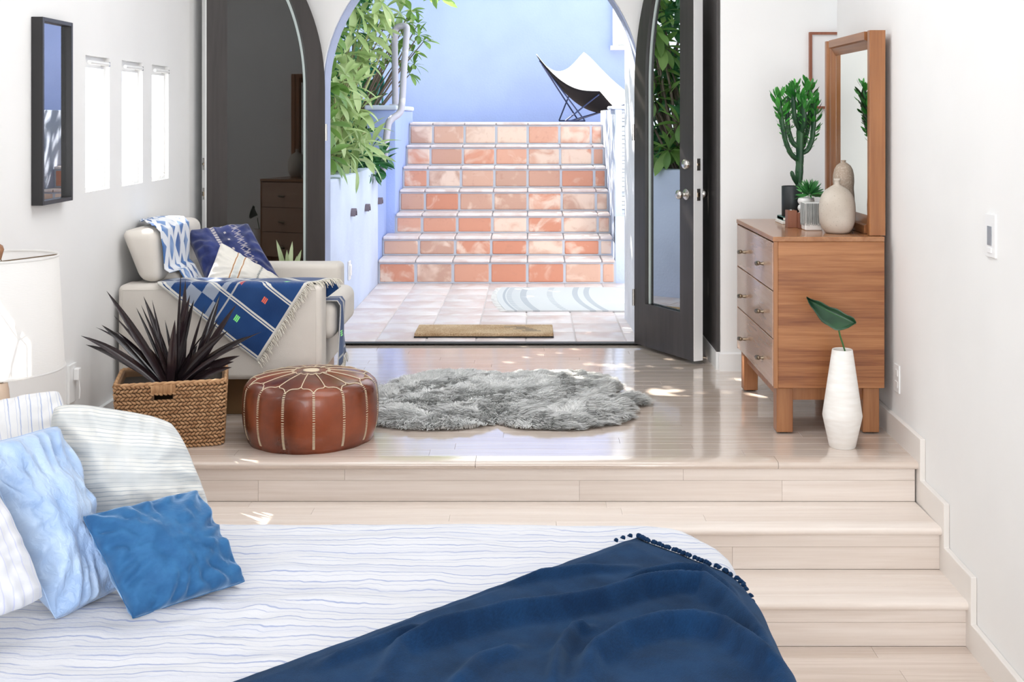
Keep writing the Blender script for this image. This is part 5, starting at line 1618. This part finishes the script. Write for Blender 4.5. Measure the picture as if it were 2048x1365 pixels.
for k in range(60):
    q = k/59; y_ = 9.50-1.14*q; x_ = -0.26 + 0.10*(1-math.cos((q-0.35)*2.2))
    fr.tube([(x_+0.005, y_, PZ+0.007), (x_-0.02, y_+rr.uniform(-.008,.008), PZ+0.006), (x_-0.045, y_+rr.uniform(-.015,.015), PZ+0.004)], [0.003,0.0025,0.0015], 4)
tag(fr.build('fringe', MT('white_fringe', (0.75, 0.74, 0.72), 0.9).m, orug), kind='stuff')
dm = MT('coir_mat', (0.50, 0.34, 0.19), 0.95, spec=0.1)
n = dm.noise(120, 3, dm.coord()); n2 = dm.noise(4, 2, dm.coord()); dm.base(dm.mix((n*0.6+n2*0.4).sm(0.3, 0.7), (0.36, 0.22, 0.11), (0.66, 0.50, 0.33)))
dm.bump(n, 0.8, 0.01)
mat_ = thing('door_mat', (-0.3, 7.53, PZ), 'brown coir doormat just outside the arch', 'doormat')
bx('backing', M['black'], mat_, -0.742, 0.152, 7.372, 7.692, PZ+0.001, PZ+0.008)
bx('coir_pile', dm.m, mat_, -0.74, 0.15, 7.374, 7.69, PZ+0.008, PZ+0.030, bevel=0.006)
pm = MT('faded_black_print', (0.12, 0.11, 0.10), 0.95).m
for k in range(5):
    bx('printed_motif', pm, mat_, -0.05-0.03*k+0.05*(k % 2), 0.07-0.05*k*0.5, 7.45+0.035*k, 7.462+0.035*k, PZ+0.0298, PZ+0.0308)

# ================================================================== HANDRAIL
hr = thing('stair_handrail', (-1.25, 10.2, 0.9), 'bent grey lilac pipe handrail on the left of the garden steps', 'handrail')
pipe = MT('lilac_grey_pipe_paint', (0.46, 0.45, 0.54), 0.4); n = pipe.noise(9, 3, pipe.coord()); pipe.base(pipe.mix(n.sm(0.55, 0.72)*0.6, (0.44, 0.43, 0.52), (0.70, 0.69, 0.72)))
def smooth_path(pts, it=3):
    pts = [Vector(p) for p in pts]
    for _ in range(it):
        out = [pts[0]]
        for i in range(len(pts)-1):
            a, c = pts[i], pts[i+1]; out += [a.lerp(c, 0.25), a.lerp(c, 0.75)]
        out.append(pts[-1]); pts = out
    return pts
rp = [P(764,347,9.85), P(767,330,9.86), P(775,255,10.0), P(779,240,10.02), P(799,228,10.1), P(804,215,10.12), P(807,150,10.3), P(814,60,10.5), P(813,52,10.5), P(800,52,10.52), P(791,56,10.53), P(789,68,10.53), P(790,140,10.53), P(791,212,10.53)]
MB().tube(smooth_path(rp), 0.030, 12).build('rail', pipe.m, hr, smooth=60)
MB().tube([P(752,354,9.72), P(757,345,9.78), P(764,343,9.85)], 0.012, 8).build('wall_bracket', pipe.m, hr, smooth=60)
MB().lathe([(0.033, 0), (0.033, 0.012), (0.02, 0.015)], P(764,350,9.85)-Vector((0,0,0.004)), 16).build('end_cap', pipe.m, hr, smooth=50)
bx('post_foot', pipe.m, hr, P(791,212,10.53).x-0.05, P(791,212,10.53).x+0.05, 10.48, 10.58, 1.499, 1.512)

# ================================================================== HOSE
ho = thing('garden_hose', (-1.6, 11.55, 1.6), 'coiled green garden hose hanging on a reel behind the leaves', 'hose')
hm = MT('green_rubber_hose', (0.01, 0.20, 0.17), 0.4).m
hc = P(725, 165, 11.5)
bx('hose_bracket', MT('pale_hose_hanger', (0.50, 0.56, 0.66), 0.5).m, ho, hc.x-0.1, hc.x+0.1, 11.5, 11.598, hc.z+0.05, hc.z+0.19, bevel=0.02)
for k in range(6):
    r_ = 0.13 + 0.012*k
    MB().tube([(hc.x + (r_+0.01)*math.cos(q*2*math.pi/40) + 0.004*k, 11.47 - 0.014*(k % 3), hc.z + r_*1.18*math.sin(q*2*math.pi/40) - 0.03) for q in range(40)], 0.0095, 7, closed=True).build('coil', hm, ho, smooth=60)
MB().tube([(hc.x+0.19, 11.46, hc.z-0.05), (hc.x+0.205, 11.46, hc.z-0.15), (hc.x+0.20, 11.46, hc.z-0.30)], 0.0095, 7).build('loose_end', hm, ho, smooth=60)

# ================================================================== BUTTERFLY CHAIR
bc = thing('butterfly_chair', (0.55, 12.8, ZT), 'white canvas sling chair on thin dark rods on the upper terrace', 'chair')
A4, B4, C4, D4 = P(1067,99,12.45), P(1167,97,13.25), P(1275,198,13.1), P(1201,176,12.35)
def sling(u, v, dn):
    p = A4*(1-u)*(1-v) + B4*u*(1-v) + C4*u*v + D4*(1-u)*v
    U, V = 4*u*(1-u), 4*v*(1-v)
    p = p + Vector((0, 0, -(0.25*U*(1-0.35*v) + 0.10*V*(0.5+1.1*(1-u)) + 0.09*U*V)))
    # rounded corner pockets
    return p + Vector((0.0, 0.02, -1)).normalized()*dn
def gridsl(dn, n=26):
    G = []
    for i in range(n+1):
        row = []
        for j in range(n+1):
            u, v = j/n, i/n
            # pull the corners in so the tips are rounded
            uu, vv = 0.5+(u-0.5)*(1-0.05*abs(2*v-1)**6), 0.5+(v-0.5)*(1-0.05*abs(2*u-1)**6)
            row.append(sling(uu, vv, dn))
        G.append(row)
    return G
MB().grid(gridsl(0.0)).build('sling', fabric('white_canvas', (0.86, 0.86, 0.86), 500), bc, smooth=180, solidify=0.004)
MB().grid(gridsl(0.012)).build('sling_lining', MT('black_canvas_lining', (0.008, 0.008, 0.010), 0.9, spec=0.1).m, bc, smooth=180, solidify=0.004)
rod = MT('dark_blue_steel_rod', (0.012, 0.025, 0.085), 0.4, 0.3).m
zf = ZT + 0.012
def gp(px_, d): 
    q = P(px_, 240, d); return Vector((q.x, q.y, zf))
F1, F2, F3, F4 = gp(1118, 13.25), gp(1131, 12.4), gp(1157, 13.25), gp(1170, 12.5)
for (a, c) in ((sling(.05,.05,.02), F4), (sling(.07,.07,.022), F3), (sling(.95,.05,.02), F1), (sling(.05,.95,.02), F2), (sling(.95,.95,.02), gp(1150, 13.3)), (sling(.93,.95,.02), gp(1140, 12.45))):
    MB().tube([a, c], 0.0085, 8).build('rod', rod, bc, smooth=60)
for (a, c) in ((F2, F4), (F1, F3)):
    MB().tube([a, (a+c)/2, c], 0.0085, 8).build('foot_rail', rod, bc, smooth=60)

# ================================================================== GARDEN PLANTS
def leaf_material(name, c1, c2, trans=0.35, rough=0.4):
    t = MT(name, c1, rough)
    r_ = t.rand(); i_ = t.island()
    f = (r_*0.5 + i_*0.5)
    col = t.mix(f, c1, c2); t.base(col)
    tl = t.nt.nodes.new('ShaderNodeBsdfTranslucent'); t.nt.links.new(col, tl.inputs[0])
    mx = t.nt.nodes.new('ShaderNodeMixShader'); mx.inputs[0].default_value = trans
    t.nt.links.new(t.b.outputs[0], mx.inputs[1]); t.nt.links.new(tl.outputs[0], mx.inputs[2])
    t.nt.links.new(mx.outputs[0], t.nt.nodes['Material Output'].inputs[0])
    return t.m
def leaf_mesh(name, mat, wid, bend=0.25, curl=0.25, pw_=1.0):
    G = []
    for i in range(8):
        t_ = i/7
        w_ = wid*math.sin(math.pi*min(1, (0.06+0.94*t_)**(1.35*pw_)))**0.8*0.5 + 0.004
        if i == 7: w_ = 0.004
        row = []
        for j in range(5):
            s_ = (j-2)/2
            row.append((s_*w_, t_, -bend*t_*t_ + abs(s_)*w_*curl))
        G.append(row)
    me, _ = MB().grid(G).mesh(name, mat, smooth=180, origin=Vector((0,0,0)))
    return me
pr = random.Random(31)
bark = MT('grey_brown_bark', (0.17, 0.13, 0.10), 0.9).m
greenbark = MT('pale_green_stem', (0.34, 0.36, 0.16), 0.7).m
L_pale = leaf_mesh('leaf', leaf_material('pale_green_leaf', (0.22, 0.38, 0.11), (0.58, 0.68, 0.36)), 0.27, 0.30, 0.25)
L_dark = leaf_mesh('leaf', leaf_material('deep_green_leaf', (0.012, 0.085, 0.03), (0.05, 0.20, 0.06), 0.2), 0.42, 0.2, 0.2)
L_mid = leaf_mesh('leaf', leaf_material('mid_green_leaf', (0.07, 0.20, 0.035), (0.28, 0.44, 0.12)), 0.36, 0.25, 0.2)
def whorl(root, c, mesh, n, L, axis, spread=1.0):
    axis = Vector(axis).normalized()
    a_ = axis.cross(Vector((0.3,0.1,1))).normalized(); b_ = axis.cross(a_)
    for k in range(n):
        q = 2*math.pi*k/n + pr.uniform(-.35, .35)
        el_ = pr.uniform(0.05, 0.7)
        dv = (a_*math.cos(q) + b_*math.sin(q))*spread + axis*el_ + Vector((0,0,-0.12))
        mesh_at('leaf', mesh, root, c + dv.normalized()*0.012, mat3=basis(dv, pr.uniform(-.5,.5))*(L*pr.uniform(0.75, 1.2)))
def shrub(name, base_, tips_, mesh, L, n, label, group=None, stemmat=bark, thick_=0.012, cat='shrub', ax=(0.45, -0.55, 0.45)):
    root = thing(name, base_, label, cat, group)
    base_ = Vector(base_)
    for c in tips_:
        c = Vector(c)
        mid = base_.lerp(c, 0.55) + Vector((pr.uniform(-.06,.06), pr.uniform(-.06,.06), 0.10))
        pts = smooth_path([base_, mid, c], 2)
        MB().tube(pts, [thick_*(1-0.75*i/(len(pts)-1)) for i in range(len(pts))], 6).build('branch', stemmat, root, smooth=60)
        whorl(root, c, mesh, n, L, Vector(ax) + Vector((pr.uniform(-.4,.4), pr.uniform(-.4,.4), pr.uniform(-.3,.4))))
    return root
tA = [P(676,205,8.5), P(703,245,8.6), P(672,262,8.4), P(717,285,8.7), P(688,300,8.5), P(722,218,8.8), P(744,292,9.0), P(668,235,8.4), P(706,172,8.8), P(736,262,9.1), P(664,312,8.3), P(702,318,8.6), P(690,222,8.7), P(726,312,8.8), P(690,150,8.7), P(668,175,8.3)]
shrub('garden_shrub', (-1.55, 8.6, 0.85), tA, L_pale, 0.205, 8, 'pale green long leaved shrub in the planter nearest the arch', 'planter shrubs', greenbark)
tB = [P(702,60,9.3), P(722,32,9.4), P(748,22,9.5), P(692,108,9.2), P(718,98,9.4), P(752,58,9.6), P(742,100,9.5), P(772,16,10.6), P(705,8,9.3), P(735,70,9.3), P(762,95,10.7), P(690,135,9.2), P(800,26,10.9), P(762,5,9.5), P(725,125,9.3)]
shrub('garden_shrub', (-1.7, 9.6, 0.85), tB, L_pale, 0.215, 8, 'taller pale leaved shrub arching over the handrail beside the steps', 'planter shrubs', greenbark, 0.016)
tC = [P(788,95,10.9), P(815,45,10.7), P(838,70,10.8), P(826,104,10.8), P(795,118,10.9), P(775,40,10.6), P(848,82,10.8), P(806,75,10.9), P(836,48,10.8), P(778,112,10.8), P(760,120,10.6), P(822,22,10.7), P(828,130,10.8), P(820,148,10.8)]
shrub('garden_shrub', (-1.75, 10.6, 0.9), tC, L_mid, 0.125, 9, 'bright small leaved shrub reaching out against the blue wall', 'planter shrubs', bark, 0.014)
tD = [P(672,330,9.2), P(690,318,9.3), P(706,335,9.3), P(722,322,9.4), P(735,338,9.5), P(748,322,9.6), P(758,335,9.7), P(680,300,9.4), P(715,305,9.6), P(740,305,9.7), P(664,345,9.1), P(700,347,9.2), P(765,310,9.8), P(728,345,9.4)]
shrub('garden_shrub', (-1.58, 9.4, 0.85), tD, L_dark, 0.15, 8, 'low dark green broad leaved shrub at the foot of the planter', 'planter shrubs', bark, 0.012)
tE = [Vector((pr.uniform(-1.75,-1.36), pr.uniform(7.58,8.25), pr.uniform(1.05,2.5))) for k in range(26)]
shrub('garden_shrub', (-1.62, 7.8, 0.85), tE, L_mid, 0.19, 8, 'leafy shrub just outside the arch, mirrored in the right door glass', 'planter shrubs', bark, 0.016, ax=(0.9, -0.2, 0.3))
soil = bx('planter_soil', MT('planter_soil', (0.06, 0.045, 0.03), 0.95).m, None, -3.2, -1.47, 7.31, 11.59, 0.5, 0.86)
tag(soil, 'dark soil filling the raised planter', None, None, 'structure')
# tree added outside the frame to shade the patio
def foliage(name, root, mesh_w, mat, n, box, L, seed):
    rg = np.random.default_rng(seed)
    V = []; Fc = []
    for k in range(n):
        c = Vector((rg.uniform(*box[0]), rg.uniform(*box[1]), rg.uniform(*box[2])))
        if fbm(c.x*1.3, c.y*1.3, c.z*1.3) < -0.30: continue
        dv = Vector(rg.normal(size=3)); dv.z -= 0.3
        B = basis(dv, rg.uniform(0, 6))*(L*rg.uniform(0.7, 1.2))
        b0_ = len(V)
        for (x_, y_, z_) in ((0,0,0), (-0.15,0.4,0.03), (0,0.45,-0.04), (0.15,0.4,0.03), (-0.12,0.75,-0.06), (0,0.78,-0.12), (0.12,0.75,-0.06), (0,1,-0.2)):
            V.append(c + B @ Vector((x_, y_, z_)))
        Fc += [(b0_, b0_+2, b0_+1), (b0_, b0_+3, b0_+2), (b0_+1, b0_+2, b0_+5, b0_+4), (b0_+2, b0_+3, b0_+6, b0_+5), (b0_+4, b0_+5, b0_+7), (b0_+5, b0_+6, b0_+7)]
    tag(MB().add(V, Fc).build(name, mat, root, smooth=180), kind='stuff')
tree = thing('shade_tree', (-2.3, 10.2, 0.86), 'leafy evergreen tree behind the planter shrubs shading the patio', 'tree')
MB().tube(smooth_path([(-2.3,10.2,0.8), (-2.25,10.1,1.8), (-2.0,10.2,3.0), (-1.9,10.2,4.0)], 2), 0.07, 10).build('trunk', bark, tree, smooth=60)
MB().tube(smooth_path([(-2.25,10.1,2.2), (-2.0,9.2,3.0), (-1.7,8.6,3.6)], 2), 0.04, 8).build('bough', bark, tree, smooth=60)
lm_mid = bpy.data.materials['mid_green_leaf']; lm_dark = bpy.data.materials['deep_green_leaf']
foliage('crown', tree, None, lm_mid, 9500, ((-3.2, -0.9), (8.4, 13.2), (2.75, 4.8)), 0.26, 3)
hedge = thing('planter_hedge', (-2.0, 9.4, 0.86), 'dense dark green hedge filling the planter behind the pale shrubs', 'hedge')
foliage('leaves', hedge, None, lm_dark, 5200, ((-2.35, -1.5), (7.6, 11.3), (0.9, 2.9)), 0.17, 4)
m = MB()
for k in range(10):
    x_, y_ = pr.uniform(-2.2,-1.65), 7.6 + 0.38*k
    m = MB().tube(smooth_path([(x_, y_, 0.85), (x_+pr.uniform(-.1,.1), y_, 1.6), (x_+pr.uniform(-.2,.2), y_+pr.uniform(-.2,.2), 2.5)], 1), [0.02]*6, 6) if False else MB().tube([(x_, y_, 0.85), (x_+pr.uniform(-.1,.1), y_, 1.6), (x_+pr.uniform(-.2,.2), y_+pr.uniform(-.2,.2), 2.5)], [0.022, 0.016, 0.006], 6)
    m.build('stem', bark, hedge, smooth=60)

# ================================================================== SMALL PLANT BY THE LEFT DOOR
sp2 = thing('potted_plant', (-1.33, 6.36, 0), 'small pale leaved potted plant between the armchair and the left door', 'plant')
MB().lathe([(0.075, 0), (0.09, 0.005), (0.105, 0.30), (0.10, 0.30), (0.095, 0.28)], (-1.33, 6.36, 0), 28).build('pot', MT('white_ceramic', (0.80, 0.79, 0.77), 0.4).m, sp2, smooth=50)
MB().lathe([(0.096, 0.27), (0.05, 0.275), (0.001, 0.277)], (-1.33, 6.36, 0), 20).build('soil', MT('dark_soil', (0.03, 0.022, 0.016), 0.95).m, sp2)
plm = leaf_material('pale_striped_leaf', (0.35, 0.45, 0.22), (0.62, 0.70, 0.45))
for (tx, ty) in ((585,483), (594,512), (612,520), (553,480), (560,505), (603,500), (574,500), (620,528)):
    tip = P(tx, ty, 6.36+pr.uniform(-.05,.05)); base_ = Vector((-1.33+pr.uniform(-.03,.03), 6.36, 0.27))
    v = tip-base_; sd = v.normalized().cross(Vector((0,-1,0.1))).normalized()
    G = []
    for i in range(9):
        t_ = i/8; c = base_ + v*t_ + Vector((0,0,0.05*math.sin(t_*math.pi))); w_ = 0.016*(math.sin(math.pi*(0.12+0.88*t_))**0.7) + 0.0004
        G.append([c - sd*w_ + Vector((0,-0.004,0)), c, c + sd*w_ + Vector((0,-0.004,0))])
    MB().grid(G).build('leaf', plm, sp2, smooth=180)
